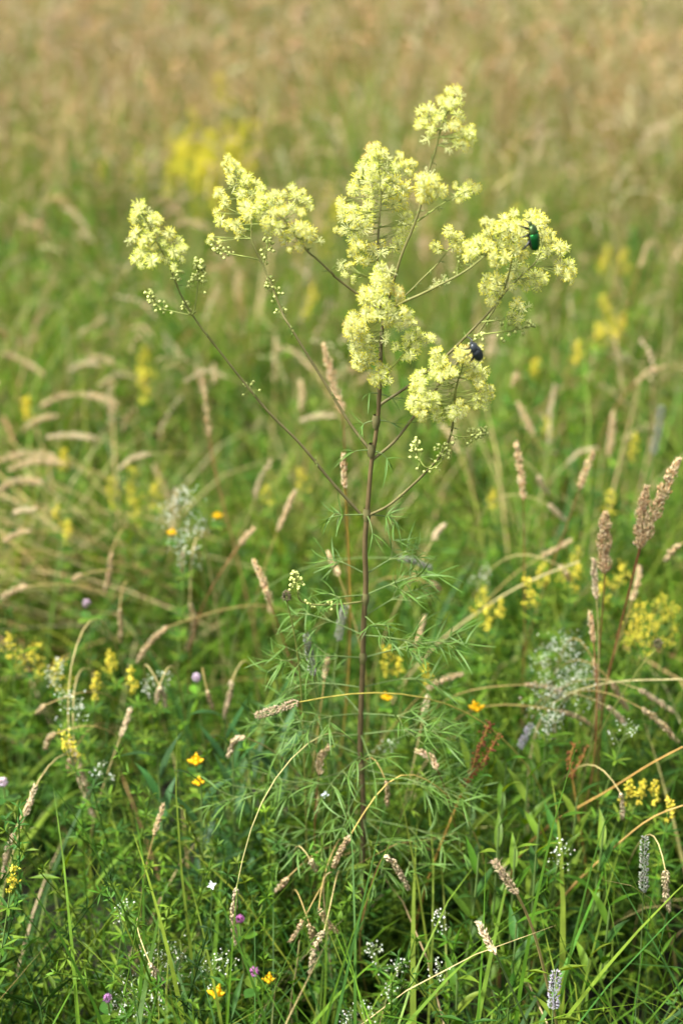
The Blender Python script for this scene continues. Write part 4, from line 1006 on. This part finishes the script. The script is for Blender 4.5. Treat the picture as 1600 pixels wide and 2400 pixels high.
 ([(545, 690), (547, 655), (550, 620)], 17, 'tan', None, dict(y=2.6)),
 ([(470, 900), (462, 875), (450, 850)], 16, 'tan', None, dict(y=2.1)),
 ([(492, 880), (493, 860), (490, 842)], 14, 'tan', None, dict(y=2.1)),
 ([(1225, 1000), (1205, 960), (1190, 930)], 16, 'tan', None, dict(y=1.8)),
]
used = set()
for hd, wd, stl, lab, kw in ST:
    kw = dict(kw)
    tim = stl in ('grey', 'lilac', 'spike')
    if lab is None:
        if kw.get('y', 0) >= 1.55: kw['srad'] = 0.0006
        wds = head_words(stl, [at(*q, 1.0) for q in hd]) + ' grass head %s ' + near(*hd[0])
        lab, kw['group'] = wds % ('out of focus' if kw.get('y', 0) >= 1.55 else 'of small size'), wds.replace('%s ', '').replace('grass head', 'grass heads')
    stalk(hd, wd, stl, label=lab, name='timothy_stalk' if tim else 'grass_stalk', **kw)

# straw stalks without a visible head
def bare(px, y, lab, rad=0.0013, c=(0.40, 0.32, 0.15)):
    pts = [at(a, b, y + 0.01 * i) for i, (a, b) in enumerate(px)]
    f = stem_to_ground(pts[-1], pts[-1] - pts[-2])
    ln = relax(spline(np.vstack([spline(pts, 8 * len(pts)), f[2:]])[::2], 26), 3)
    mb = MB(); tubes(mb, ln, np.linspace(rad * 0.6, rad, 27), 5, c)
    t = thing('dry_grass_stalk', lab, 'grass stalk', loc=tuple(ln[-1])); mb.build('stem', M_STEM, t)
    mb = MB(); k = 9
    tubes(mb, ln[k:k + 3], np.array([rad * 0.9, rad * 1.35, rad * 0.95]), 6, np.array(c) * 0.7); mb.build('joint', M_STEM, t)
bare([(760, 2003), (748, 1999), (741, 2030), (747, 2094), (755, 2172)], 1.0, 'pale dry stem folded over at its top in front of the rue', 0.0012)
bare([(1568, 1715), (1480, 1760), (1400, 1815), (1310, 1862)], 1.12, 'long orange straw stem slanting down from the tall clump', 0.0013, (0.42, 0.25, 0.07))
bare([(1568, 1850), (1500, 1870), (1440, 1920), (1370, 1980)], 1.05, 'second slanting orange straw stem crossing lower in the grass', 0.0013, (0.40, 0.26, 0.08))
bare([(1330, 1290), (1210, 1335), (1120, 1390), (1010, 1470), (960, 1525)], 1.4, 'long straw stem lying diagonally behind the rue leaves', 0.0016, (0.42, 0.36, 0.16))
bare([(672, 2352), (668, 2290), (680, 2230), (688, 2160)][::-1], 0.98, 'upright dry stem rising from the lower edge of the tussock', 0.0014)
bare([(1568, 1560), (1500, 1563), (1430, 1560)], 1.2, 'thin straw stem lying level through the tall clump', 0.0012, (0.46, 0.40, 0.18))

# fluffy plantain heads
def plantain(px, py, y, route, label, r=0.0042):
    p = at(px, py, y); pts = [p - np.array([0, 0, r * 1.2])] + [at(a, b, y + 0.008 * i) for i, (a, b) in enumerate(route)]
    f = stem_to_ground(pts[-1], pts[-1] - pts[-2])
    ln = spline(np.vstack([spline(pts, 8 * len(pts)), f[2:]])[::2], 22)
    t = thing('plantain_stalk', label, 'plantain', loc=tuple(ln[-1]))
    mb = MB(); tubes(mb, ln, np.linspace(0.0006, 0.0011, 23), 5, (0.20, 0.22, 0.05)); mb.build('stem', M_STEM, t)
    n = 130; d = norm(rng.normal(0, 1, (n, 3))); ax = np.array([1, 1, 1.6])
    mb = MB(); spindles(mb, p + d * ax * r * 0.55, d + np.array([0, 0, 0.5]), r * 0.55, r * 0.24, pick([(0.16, 0.13, 0.07), (0.24, 0.19, 0.10), (0.10, 0.09, 0.05)], n))
    k = rng.integers(0, n, 26); spindles(mb, p + d[k] * ax * r * 0.7, d[k] + rng.normal(0, 0.3, (26, 3)), r * 1.1, r * 0.06, np.tile((0.25, 0.21, 0.13), (26, 1)))
    mb.build('seed_head', M_STRAW, t)
plantain(658, 1369, 1.09, [(662, 1390), (678, 1467), (690, 1567), (698, 1727), (702, 1850)], 'dark fluffy plantain head on a thin green stalk beside the budding shoot')
plantain(1510, 1478, 1.18, [(1500, 1492), (1450, 1560), (1400, 1640)], 'dark bristly plantain head on a slanting stalk in the tall clump')

# ------------------------------------------------------------------ small meadow flowers
def puffs(mb, P, r, col, jit=0.12):
    """four small petals at each spot"""
    n = len(P); d = norm(rng.normal(0, 1, (n, 3)) + np.array([0, -0.3, 0.8]))
    A = norm(np.cross(d, rng.normal(0, 1, (n, 3)))); B = np.cross(d, A)
    c = pick([col], n, jit)
    V = [P]
    for k in range(8):
        th = k * math.pi / 4; q = 1.0 if k % 2 == 0 else 0.42
        V.append(P + (A * math.cos(th) + B * math.sin(th)) * r * q + d * r * 0.25 * q)
    V = np.stack(V, 1); f = np.array([[0, k + 1, (k + 1) % 8 + 1] for k in range(8)])
    mb.add(V, t=f[None] + np.arange(n)[:, None, None] * 9, col=np.repeat(c, 9, 0))

def bedstraw(px, py, y, size, label, col, name, cat, group=None, nfl=150, rf=0.0019, tall=1.0):
    """sprawling bedstraw: stem, whorled leaves and a frothy panicle of tiny four-petalled flowers"""
    top = at(px, py, y)
    base = np.array([top[0] + random.uniform(-0.06, 0.06), y + random.uniform(0.0, 0.05), -0.01])
    ln = bez(base, base + np.array([0, 0, top[2] * 0.5]), top - np.array([(top - base)[0] * 0.3, 0, top[2] * 0.25]), top, 14)
    t = thing(name, label, cat, group, loc=tuple(base))
    mb = MB(); tubes(mb, ln, np.linspace(0.0012, 0.0006, 15), 4, (0.12, 0.19, 0.04))
    nb = 9; P = []
    for k in range(nb):
        o = top + (top - base) * (0.1 - 0.05 * k) * size * 6; o = ln[-1] * 1.0 + norm(ln[-3] - ln[-1]) * size * tall * 1.6 * k / nb
        a = rng.uniform(0, 6.28); d = norm(np.array([math.cos(a), math.sin(a), 0.9])); L = size * (0.25 + 0.75 * k / nb)
        tubes(mb, np.array([o, o + d * L * 0.5 + np.array([0, 0, L * 0.05]), o + d * L]), 0.0004, 3, (0.14, 0.20, 0.05))
        m = max(4, nfl // nb); s = rng.uniform(0.35, 1.05, m)[:, None]
        P.append(o + d * L * s + rng.normal(0, size * 0.13, (m, 3)))
    mb.build('stem', M_STEM, t)
    mb = MB(); puffs(mb, np.concatenate(P), rf, col); tag(mb.build('flower_panicle', M_PETAL, t), None, None, kind='stuff')
    mb = MB(); W = 8; ks = np.linspace(3, 12, W).astype(int)
    Pw = np.repeat(ln[ks], 7, 0); n = len(Pw); th = np.tile(np.arange(7) * 0.9, W) + np.repeat(rng.uniform(0, 6, W), 7)
    d = np.stack([np.cos(th), np.sin(th), np.full(n, 0.25)], 1)
    c = pick(HERBS, n)
    Pl = Pw[:, None] + norm(d)[:, None] * (np.linspace(0, 1, 4) * 0.016)[None, :, None]
    strips(mb, Pl, norm(np.cross(d, [0, 0, 1.0])), np.tile(np.array([0.0006, 0.0015, 0.0014, 0.0002]), (n, 1)), 0.3, c)
    tag(mb.build('leaf_whorls', M_HERB, t), None, None, kind='stuff')

YEL, WHI = (0.62, 0.53, 0.06), (0.80, 0.84, 0.70)
yl = [ # px, py, y or None (by canopy height), size, label
 (30, 1468, None, 0.022, 'bright yellow bedstraw spray standing at the outer left of the green tuft'), (85, 1480, None, 0.020, 'yellow bedstraw between the two leaning grey timothy heads'),
 (140, 1520, None, 0.020, 'yellow bedstraw growing just above the white bedstraw sprays'), (252, 1500, None, 0.012, None), (300, 1540, None, 0.012, None), (225, 1550, None, 0.012, None),
 (255, 1105, None, 0.020, None), (300, 1080, None, 0.022, None), (300, 1130, None, 0.020, None), (360, 1110, None, 0.018, None), (130, 1165, None, 0.016, None), (155, 1200, None, 0.012, None),
 (610, 1120, None, 0.014, None), (690, 1080, None, 0.014, None), (60, 920, None, 0.018, None), (330, 810, None, 0.022, None), (325, 870, None, 0.02, None), (150, 1035, None, 0.014, None),
 (1210, 1332, 1.36, 0.016, 'clear yellow bedstraw tuft left of the tall clump of plumes'), (1115, 1355, 1.42, 0.015, 'yellow bedstraw under the white tuft behind the rue leaves'), (1122, 1395, 1.38, 0.014, None),
 (1320, 1268, 1.45, 0.018, None), (1325, 1300, 1.42, 0.014, None), (1245, 1300, 1.45, 0.014, None), (1435, 1300, 1.4, 0.016, None),
 (1470, 1390, 1.34, 0.022, None), (1520, 1370, 1.36, 0.022, None), (1540, 1400, 1.36, 0.02, None), (1455, 1420, 1.34, 0.02, None), (1500, 1420, 1.32, 0.02, None), (1385, 1335, 1.40, 0.012, None),
 (885, 1490, 1.30, 0.016, 'yellow bedstraw showing right behind the rue stem'), (920, 1515, 1.3, 0.010, None), (975, 1530, 1.3, 0.012, None),
 (1445, 1798, 1.12, 0.011, None), (1475, 1795, 1.12, 0.011, None), (1500, 1800, 1.12, 0.010, None), (1535, 1840, 1.1, 0.010, None), (1150, 1380, 1.4, 0.01, None),
 (1390, 690, 2.4, 0.030, None), (1430, 730, 2.3, 0.024, None), (1380, 750, 2.3, 0.02, None), (720, 665, 2.5, 0.026, None), (1180, 480, 3.1, 0.032, None), (1395, 575, 2.7, 0.02, None), (1435, 580, 2.7, 0.02, None),
 (145, 1690, None, 0.016, 'loose yellow bedstraw hanging beside the pale drooping plumes'), (30, 1995, None, 0.010, 'small yellow blossom low beside the plump bowed seed head'),
 (760, 430, 3.3, 0.03, None), (745, 520, 3.0, 0.03, None), (235, 372, 3.8, 0.02, None), (770, 470, 3.1, 0.02, None), (1460, 1000, 1.8, 0.016, None), (1400, 1130, 1.6, 0.014, None), (1130, 1130, 1.7, 0.012, None), (1255, 960, 1.9, 0.014, None),
 (1330, 790, 2.2, 0.016, None), (1230, 830, 2.1, 0.014, None),
]
for k in range(40):   # the bright patch further out
    yl.append((random.gauss(450, 78), random.gauss(345, 55), random.uniform(3.3, 4.2), random.uniform(0.022, 0.04), 'PATCH'))
for px, py, y, s, lab in yl:
    grp = None
    if y is None: y = y_at_z(px, py, 0.40)
    if lab == 'PATCH': lab, grp = 'yellow bedstraw in the bright blurred patch beyond the left flower heads', 'yellow bedstraw patch in the far field'
    elif lab is None:
        lab = ('blurred ' if y > 1.55 else 'small ') + 'yellow bedstraw spray ' + near(px, py); grp = lab.replace('spray', 'sprays')
    bedstraw(px, py, y, s, lab, YEL if y < 3 else (0.58, 0.52, 0.05), 'yellow_bedstraw', 'wildflower', grp, nfl=int((80 + s * 2400) * (2.2 if grp and 'patch' in grp else 1)), rf=0.0017 if y < 2 else 0.0026, tall=1.7)
wl = [(420, 1135, 1.42, 0.034, 'airy white bedstraw panicle above the hanging tan head', 260), (428, 1230, 1.40, 0.026, 'lower white bedstraw spray hung over the long straw stem', 150),
      (128, 1525, 1.26, 0.020, 'white bedstraw tuft beside the yellow bedstraw and plumes', 90), (160, 1600, 1.2, 0.022, 'white bedstraw spray half way down the pale plumes', 90),
      (232, 1755, 1.14, 0.012, None, 40), (380, 1555, 1.26, 0.016, None, 50), (345, 1560, 1.26, 0.012, None, 36), (290, 2080, 1.0, 0.014, None, 40),
      (340, 2190, 0.98, 0.026, 'white bedstraw froth low around the slanting tan head', 120), (300, 2260, 0.96, 0.022, None, 80), (390, 2180, 0.98, 0.02, None, 60), (280, 2300, 0.95, 0.022, None, 80), (360, 2290, 0.95, 0.02, None, 80), (470, 2210, 0.97, 0.016, None, 46), (510, 2190, 0.97, 0.014, None, 40),
      (1300, 1480, 1.28, 0.04, 'dense white bedstraw froth spread beneath the tall plumes', 520), (1270, 1570, 1.22, 0.036, 'white bedstraw spray spilling below the dense white froth', 380), (1340, 1540, 1.24, 0.03, None, 160), (1260, 1625, 1.18, 0.022, None, 90),
      (915, 2215, 0.98, 0.020, 'white bedstraw cluster over the dark hollow right of the drooping heads', 90), (850, 2170, 1.0, 0.012, None, 30), (1010, 2215, 0.97, 0.012, None, 30), (800, 2330, 0.94, 0.016, None, 50), (1110, 1312, 1.44, 0.018, 'white tuft of bedstraw just above the yellow behind the rue', 60),
      (1440, 1660, 1.15, 0.016, None, 40), (1010, 2100, 1.0, 0.012, None, 26), (830, 2310, 0.94, 0.012, None, 36), (900, 1700, 1.2, 0.014, None, 40), (1290, 1940, 1.04, 0.016, None, 40)]
for px, py, y, s, lab, nf in wl:
    grp = None
    if lab is None: lab = 'small sprig of white bedstraw blossom ' + near(px, py); grp = lab.replace('sprig', 'sprigs')
    bedstraw(px, py, y, s * 1.35, lab, WHI, 'white_bedstraw', 'wildflower', grp, nfl=int(nf * 0.8), rf=0.0011)

# bird's-foot trefoil: a ring of yellow pea flowers
def trefoil(px, py, y, label, r=0.0065, nf=4, col=(0.80, 0.55, 0.02), group=None):
    p = at(px, py, y); base = np.array([p[0] + random.uniform(-0.04, 0.04), y + 0.03, -0.01])
    t = thing('trefoil', label, 'wildflower', group, loc=tuple(base))
    mb = MB(); tubes(mb, bez(base, base + np.array([0, 0, p[2] * 0.5]), p - np.array([0, 0, p[2] * 0.3]), p, 10), 0.0007, 4, (0.12, 0.19, 0.04)); mb.build('stem', M_STEM, t)
    for k in range(nf):
        a = k * 6.28 / nf + random.uniform(-0.3, 0.3); d = norm(np.array([math.cos(a), math.sin(a) - 0.3, 0.45]))
        s = norm(np.cross(d, [0, 0, 1.0])); u = np.cross(s, d)
        mb = MB(); T = np.linspace(0, 1, 5)
        std = p + d * r * 0.9 + (u * (T * 1.0)[:, None] + d * (T * T * 0.25)[:, None]) * r        # upright banner
        strips(mb, std[None], s[None], np.array([[0.25, 0.7, 0.85, 0.7, 0.15]]) * r, 0.15, col)
        keel = p + d * (T * 1.9)[:, None] * r + u * (T * T * 0.35)[:, None] * r                    # wings and keel
        tubes(mb, keel, np.array([0.12, 0.34, 0.42, 0.34, 0.08]) * r, 6, np.array(col) * np.array([1, 0.92, 1]))
        mb.build('flower', M_PETAL, t)
    mb = MB(); n = 5; th = np.arange(n) * 1.257; d = np.stack([np.cos(th), np.sin(th), np.full(n, 0.1)], 1)
    Pl = (p - np.array([0, 0, 0.012]))[None, None] + d[:, None] * (np.linspace(0, 1, 5) * 0.012)[None, :, None]
    strips(mb, Pl, norm(np.cross(d, [0, 0, 1.0])), np.tile(np.array([0.0008, 0.003, 0.0036, 0.0024, 0.0002]), (n, 1)), 0.2, pick(HERBS, n)); tag(mb.build('leaves', M_HERB, t), None, None, kind='stuff')
for px, py, y, lab in [(450, 1752, 1.14, 'bright yellow trefoil blossom lit against the dark hollow'), (456, 1800, 1.12, 'smaller trefoil blossom just under the bright one in the dark hollow'), (395, 1226, 1.42, 'orange yellow trefoil blossom left of the white bedstraw panicle'),
                       (497, 2285, 0.95, 'orange trefoil blossom low down past the pink clover'), (617, 2252, 0.97, 'small orange trefoil bud beside the pink clover'), (500, 1188, 1.5, 'yellow trefoil blossom right of the white bedstraw panicle'),
                       (1093, 1630, 1.2, 'trefoil blossom under the arching golden stem'), (888, 1605, 1.25, 'tiny yellow blossom just below the arching stem beside the rue')]:
    trefoil(px, py, y, lab, 0.0038 if y > 1.4 else 0.0052 if 'small' not in lab and 'tiny' not in lab else 0.004)

# clover
def clover(px, py, y, label, r, col):
    p = at(px, py, y); base = np.array([p[0] + random.uniform(-0.03, 0.03), y + 0.03, -0.01])
    t = thing('clover', label, 'wildflower', loc=tuple(base))
    mb = MB(); tubes(mb, bez(base, base + np.array([0, 0, p[2] * 0.5]), p - np.array([0, 0, p[2] * 0.3]), p, 10), 0.0008, 4, (0.12, 0.17, 0.04)); mb.build('stem', M_STEM, t)
    n = 90; d = norm(rng.normal(0, 1, (n, 3)) + np.array([0, 0, 0.35]))
    mb = MB(); spindles(mb, p + d * r * 0.35, d + np.array([0, 0, 0.35]), r * 0.75, r * 0.26, pick([col, tuple(min(0.85, c * 1.35) for c in col)], n)); mb.build('flower_head', M_PETAL, t)
    for k in range(3):
        a = k * 2.094; d = norm(np.array([math.cos(a), math.sin(a), 0.15])); T = np.linspace(0, 1, 6)
        Pl = p - np.array([0, 0, 0.02]) + d * (T * 0.016)[:, None]
        mb = MB(); strips(mb, Pl[None], norm(np.cross(d, [0, 0, 1.0]))[None], np.array([[0.001, 0.004, 0.0058, 0.0058, 0.0038, 0.0004]]), 0.2, pick(HERBS, 1)[0]); mb.build('leaflet', M_HERB, t)
clover(551, 2112, 1.0, 'pink clover head peeping out beside the long hanging tan head', 0.0046, (0.34, 0.11, 0.28))
clover(584, 2233, 0.97, 'pink clover head low beside the orange trefoil bud', 0.0052, (0.34, 0.12, 0.28))
clover(248, 2293, 0.95, 'mauve clover head beside the lowest white bedstraw', 0.0044, (0.36, 0.18, 0.36))
clover(452, 1557, 1.26, 'pale lilac flower head on a thin stem above the dark tussock', 0.0052, (0.50, 0.40, 0.48))
clover(199, 1386, 1.38, 'small pale lilac flower head among green leaves above the timothy', 0.0048, (0.46, 0.36, 0.42))
clover(8, 1797, 1.12, 'whitish clover head beside the reddish stems at the meadow edge', 0.0052, (0.58, 0.48, 0.52))
for px, py, y in ((487, 2034, 1.0), (745, 1826, 1.08)):   # tiny white star
    p = at(px, py, y); base = np.array([p[0], y + 0.02, -0.01])
    t = thing('stitchwort', 'single small white star flower in the green grass', 'wildflower', 'white star flowers', loc=tuple(base))
    mb = MB(); tubes(mb, bez(base, base + np.array([0.01, 0, p[2] * 0.5]), p - np.array([0.01, 0, p[2] * 0.3]), p, 8), 0.0005, 3, (0.1, 0.17, 0.04)); mb.build('stem', M_STEM, t)
    mb = MB(); puffs(mb, p[None], 0.0048, (0.78, 0.8, 0.82)); puffs(mb, p[None] + 0.0003, 0.0045, (0.78, 0.8, 0.82)); mb.build('petals', M_PETAL, t)

# dock: rusty seed clusters
def dock(px, y, label, k=60):
    pts = [at(a, b, y) for a, b in px]; base = stem_to_ground(pts[-1], pts[-1] - pts[-2])
    t = thing('dock', label, 'plant', loc=tuple(base[-1]))
    ln = spline(np.vstack([spline(pts, 20), base[1:]])[::2], 24)
    mb = MB(); tubes(mb, ln, np.linspace(0.0008, 0.0018, 25), 5, (0.36, 0.22, 0.05))
    up = spline(pts, 30); twig = bez(up[16], up[14] + np.array([0.006, 0, 0.006]), up[9] + np.array([0.012, 0, 0.0]), up[4] + np.array([0.014, 0, 0.004]), 8)
    tubes(mb, twig, np.linspace(0.0008, 0.0005, 9), 4, (0.34, 0.17, 0.05)); mb.build('stem', M_STEM, t)
    mb = MB(); n = k * 2
    src = np.vstack([up[:18], twig, twig]); q = src[rng.integers(0, len(src), n)] + rng.normal(0, 0.0016, (n, 3))
    spindles(mb, q, rng.normal(0, 1, (n, 3)), 0.0034, 0.0026, pick([(0.26, 0.09, 0.03), (0.34, 0.14, 0.05), (0.20, 0.06, 0.03)], n)); mb.build('seed_cluster', M_STRAW, t)
dock([(1122, 1665), (1095, 1730), (1078, 1780), (1056, 1830), (1026, 1905)], 1.12, 'rusty brown dock seed spike on an ochre stalk right of the rue', 110)
dock([(1318, 1708), (1308, 1740), (1314, 1790), (1322, 1840)], 1.16, 'small orange brown dock spike below the tall clump of plumes', 30)

# ------------------------------------------------------------------ broad leaved herbs
def broad(px, py, y, hgt, nl, L, W, label, group=None, col=None):
    p = at(px, py, y); hgt = max(0.08, p[2]) if hgt is None else hgt
    base = np.array([p[0], y + 0.02, -0.01]); top = np.array([p[0] + random.uniform(-0.02, 0.02), y, hgt])
    t = thing('leafy_herb', label, 'plant', group, loc=tuple(base))
    ln = bez(base, base + np.array([0, 0, hgt * 0.4]), top - np.array([0, 0, hgt * 0.3]), top, 12)
    mb = MB(); tubes(mb, ln, np.linspace(0.0018, 0.0010, 13), 5, (0.10, 0.16, 0.04)); mb.build('stem', M_STEM, t)
    for k in range(nl):
        f = 0.35 + 0.65 * k / max(1, nl - 1); o = ln[min(12, int(f * 12))]
        a = np.array([k * 2.4 + random.uniform(-0.4, 0.4)]); l = np.array([L * random.uniform(0.75, 1.15) * (1.1 - 0.3 * f)])
        P = arcs(o[None], a, l, np.array([random.uniform(0.35, 0.9)]), np.array([random.uniform(0.2, 0.8)]), 8, 0.3)
        side = np.array([[math.sin(a[0] + 1.571), math.cos(a[0] + 1.571), 0.0]]); T = np.linspace(0, 1, 8)
        Wd = (np.sin(np.clip(T * 1.05, 0, 1) ** 0.75 * math.pi) * 0.5 * W + 0.0008 * (1 - T))[None]
        mb = MB(); strips(mb, P, side, Wd, 0.28, (pick([col] if col else HERBS, 1, 0.12)[0])); mb.build('leaf', M_HERB, t)
for i, (px, py, y) in enumerate([(1180, 1750, 1.13), (1240, 1790, 1.12), (1130, 1800, 1.1), (1280, 1720, 1.2), (1210, 1870, 1.08), (1320, 1830, 1.12), (1150, 1900, 1.05), (1370, 1900, 1.06), (1060, 1960, 1.03), (1250, 1960, 1.03), (1180, 2120, 0.98), (1400, 2080, 1.0), (1080, 2250, 0.95), (1330, 2200, 0.98), (1100, 1720, 1.16), (1220, 1700, 1.18), (1160, 1820, 1.1), (1290, 1880, 1.08), (1260, 1760, 1.16), (1200, 1950, 1.04)]):
    broad(px, py, y, None, 15, 0.048, 0.0070, 'upright herb with lance shaped green leaves ' + near(px, py), 'lance leaved herbs ' + near(px, py))
for px, py, y in [(560, 1640, 1.2), (600, 1690, 1.18), (520, 1720, 1.15), (480, 1650, 1.22), (640, 1560, 1.28), (420, 1800, 1.1), (360, 1740, 1.15)]:
    broad(px, py, y, None, 13, 0.065, 0.0080, 'dark green leafy herb ' + near(px, py), 'dark leafy herbs ' + near(px, py), (0.04, 0.105, 0.028))

# ------------------------------------------------------------------ further grass heads: single ones nearer, one mass beyond
cnt = 0
while cnt < 185:
    y = 1.5 + 2.3 * random.random() ** 0.8; x = random.uniform(-1, 1) * (0.12 + 0.235 * (y * cp + 0.36))
    st = float(straw_amount(np.array([x]), np.array([y]))[0])
    if random.random() > 0.35 + st: continue
    if y < 2.1 and abs(x - 0.02) < 0.07 and random.random() < 0.8: continue
    z = random.uniform(0.30, 0.52) * (1.0 if y < 2 else 1.1)
    a = random.uniform(0, 6.28); L = random.uniform(0.045, 0.085); th = random.choice([random.uniform(0.1, 0.6), random.uniform(0.9, 2.3), random.uniform(0.9, 2.0)])
    d0 = np.array([math.sin(th * 0.6) * math.sin(a), math.sin(th * 0.6) * math.cos(a), math.cos(th * 0.6)]); d1 = np.array([math.sin(th) * math.sin(a), math.sin(th) * math.cos(a), math.cos(th)])
    nk = np.array([x, y, z]); hp = [nk, nk + d0 * L * 0.5, nk + d0 * L * 0.5 + d1 * L * 0.5]
    base = np.array([x - math.sin(a) * random.uniform(0.05, 0.2), y - math.cos(a) * random.uniform(0.05, 0.2), -0.01])
    ln = bez(nk, nk - d0 * 0.10, base + np.array([0, 0, z * 0.6]), base, 14)
    stl = random.choices(['tan', 'pale', 'rust', 'grey'], [6, 3, 3, 0.6])[0]
    lab = 'blurred ' + head_words(stl, hp) + ' grass head ' + near(*pixel(nk))
    t = thing('timothy_stalk' if stl == 'grey' else 'grass_stalk', lab, 'grass stalk', lab.replace('grass head', 'grass heads'), loc=tuple(base))
    f = np.linspace(0, 1, 15)[:, None]
    mb = MB(); tubes(mb, ln, np.linspace(0.0006, 0.0010, 15), 4, np.array(STEMC[stl]) * (1 - f) + np.array([0.12, 0.16, 0.04]) * f); mb.build('stem', M_STEM, t)
    mb = MB(); head_mesh(mb, hp, random.uniform(0.006, 0.011), stl, 90); mb.build('seed_head', M_STRAW, t)
    cnt += 1

FARTAN = [(0.40, 0.33, 0.17), (0.35, 0.30, 0.14), (0.46, 0.38, 0.22), (0.31, 0.29, 0.12)]
def far_heads(n, y0, y1, nsp, sl, sw, HL, z0=0.36, z1=0.62, reps=2):
    mb = MB(); x, y = sow(n * 3, y0, y1)
    keep = rng.uniform(0, 1, n * 3) < 0.12 + 0.9 * straw_amount(x, y); x, y = x[keep][:n], y[keep][:n]; n = len(x)
    z = rng.uniform(z0, z1, n); az = rng.uniform(0, 6.28, n)
    P = arcs(np.stack([x, y, z], 1), az, rng.uniform(*HL, n), rng.uniform(0.0, 0.9, n), rng.uniform(0.2, 1.6, n), nsp, 0.2)
    T = norm(np.gradient(P, axis=1))
    c = np.where((field(x, y, 0.9, 33) > 0.52)[:, None], pick(FARTAN + RUST[:2], n, 0.2), pick(FARTAN, n, 0.2))
    for k in range(reps):
        off = rng.normal(0, sw * 0.30, (n * nsp, 3))
        spindles(mb, P.reshape(-1, 3) + off, T.reshape(-1, 3) + rng.normal(0, 0.3, (n * nsp, 3)), rng.uniform(0.7, 1.2, n * nsp) * sl, sw, np.repeat(c, nsp, 0))
    S = np.stack([np.stack([x - np.sin(az) * 0.08, y - np.cos(az) * 0.08, np.zeros(n)], 1), P[:, 0] * 0.5 + np.stack([x - np.sin(az) * 0.06, y - np.cos(az) * 0.06, z * 0], 1) * 0.5, P[:, 0]], 1)
    tubes(mb, S, np.array([0.0012, 0.0010, 0.0008]) * (1 if y1 < 6 else 1.6), 3, c * np.array([0.7, 0.65, 0.5]))
    return mb
tag(far_heads(800, 1.9, 2.8, 8, 0.009, 0.0042, (0.035, 0.075), 0.30, 0.50).build('seed_heads', M_STRAW), 'scattered small straw grass heads low in the nearer field', 'grass heads', kind='stuff')
tag(far_heads(1600, 2.6, 4.6, 7, 0.012, 0.0058, (0.045, 0.09)).build('seed_heads', M_STRAW), 'mass of blurred straw coloured grass heads in the middle field', 'grass heads', kind='stuff')
tag(far_heads(6400, 4.3, 9.5, 4, 0.026, 0.011, (0.06, 0.11)).build('seed_heads', M_STRAW), 'haze of tan and rust grass heads over the far field', 'grass heads', kind='stuff')
tag(far_heads(5000, 9.3, 20, 3, 0.045, 0.022, (0.07, 0.12)).build('seed_heads', M_STRAW), 'farthest dry grass heads merging into one tan sheet', 'grass heads', kind='stuff')
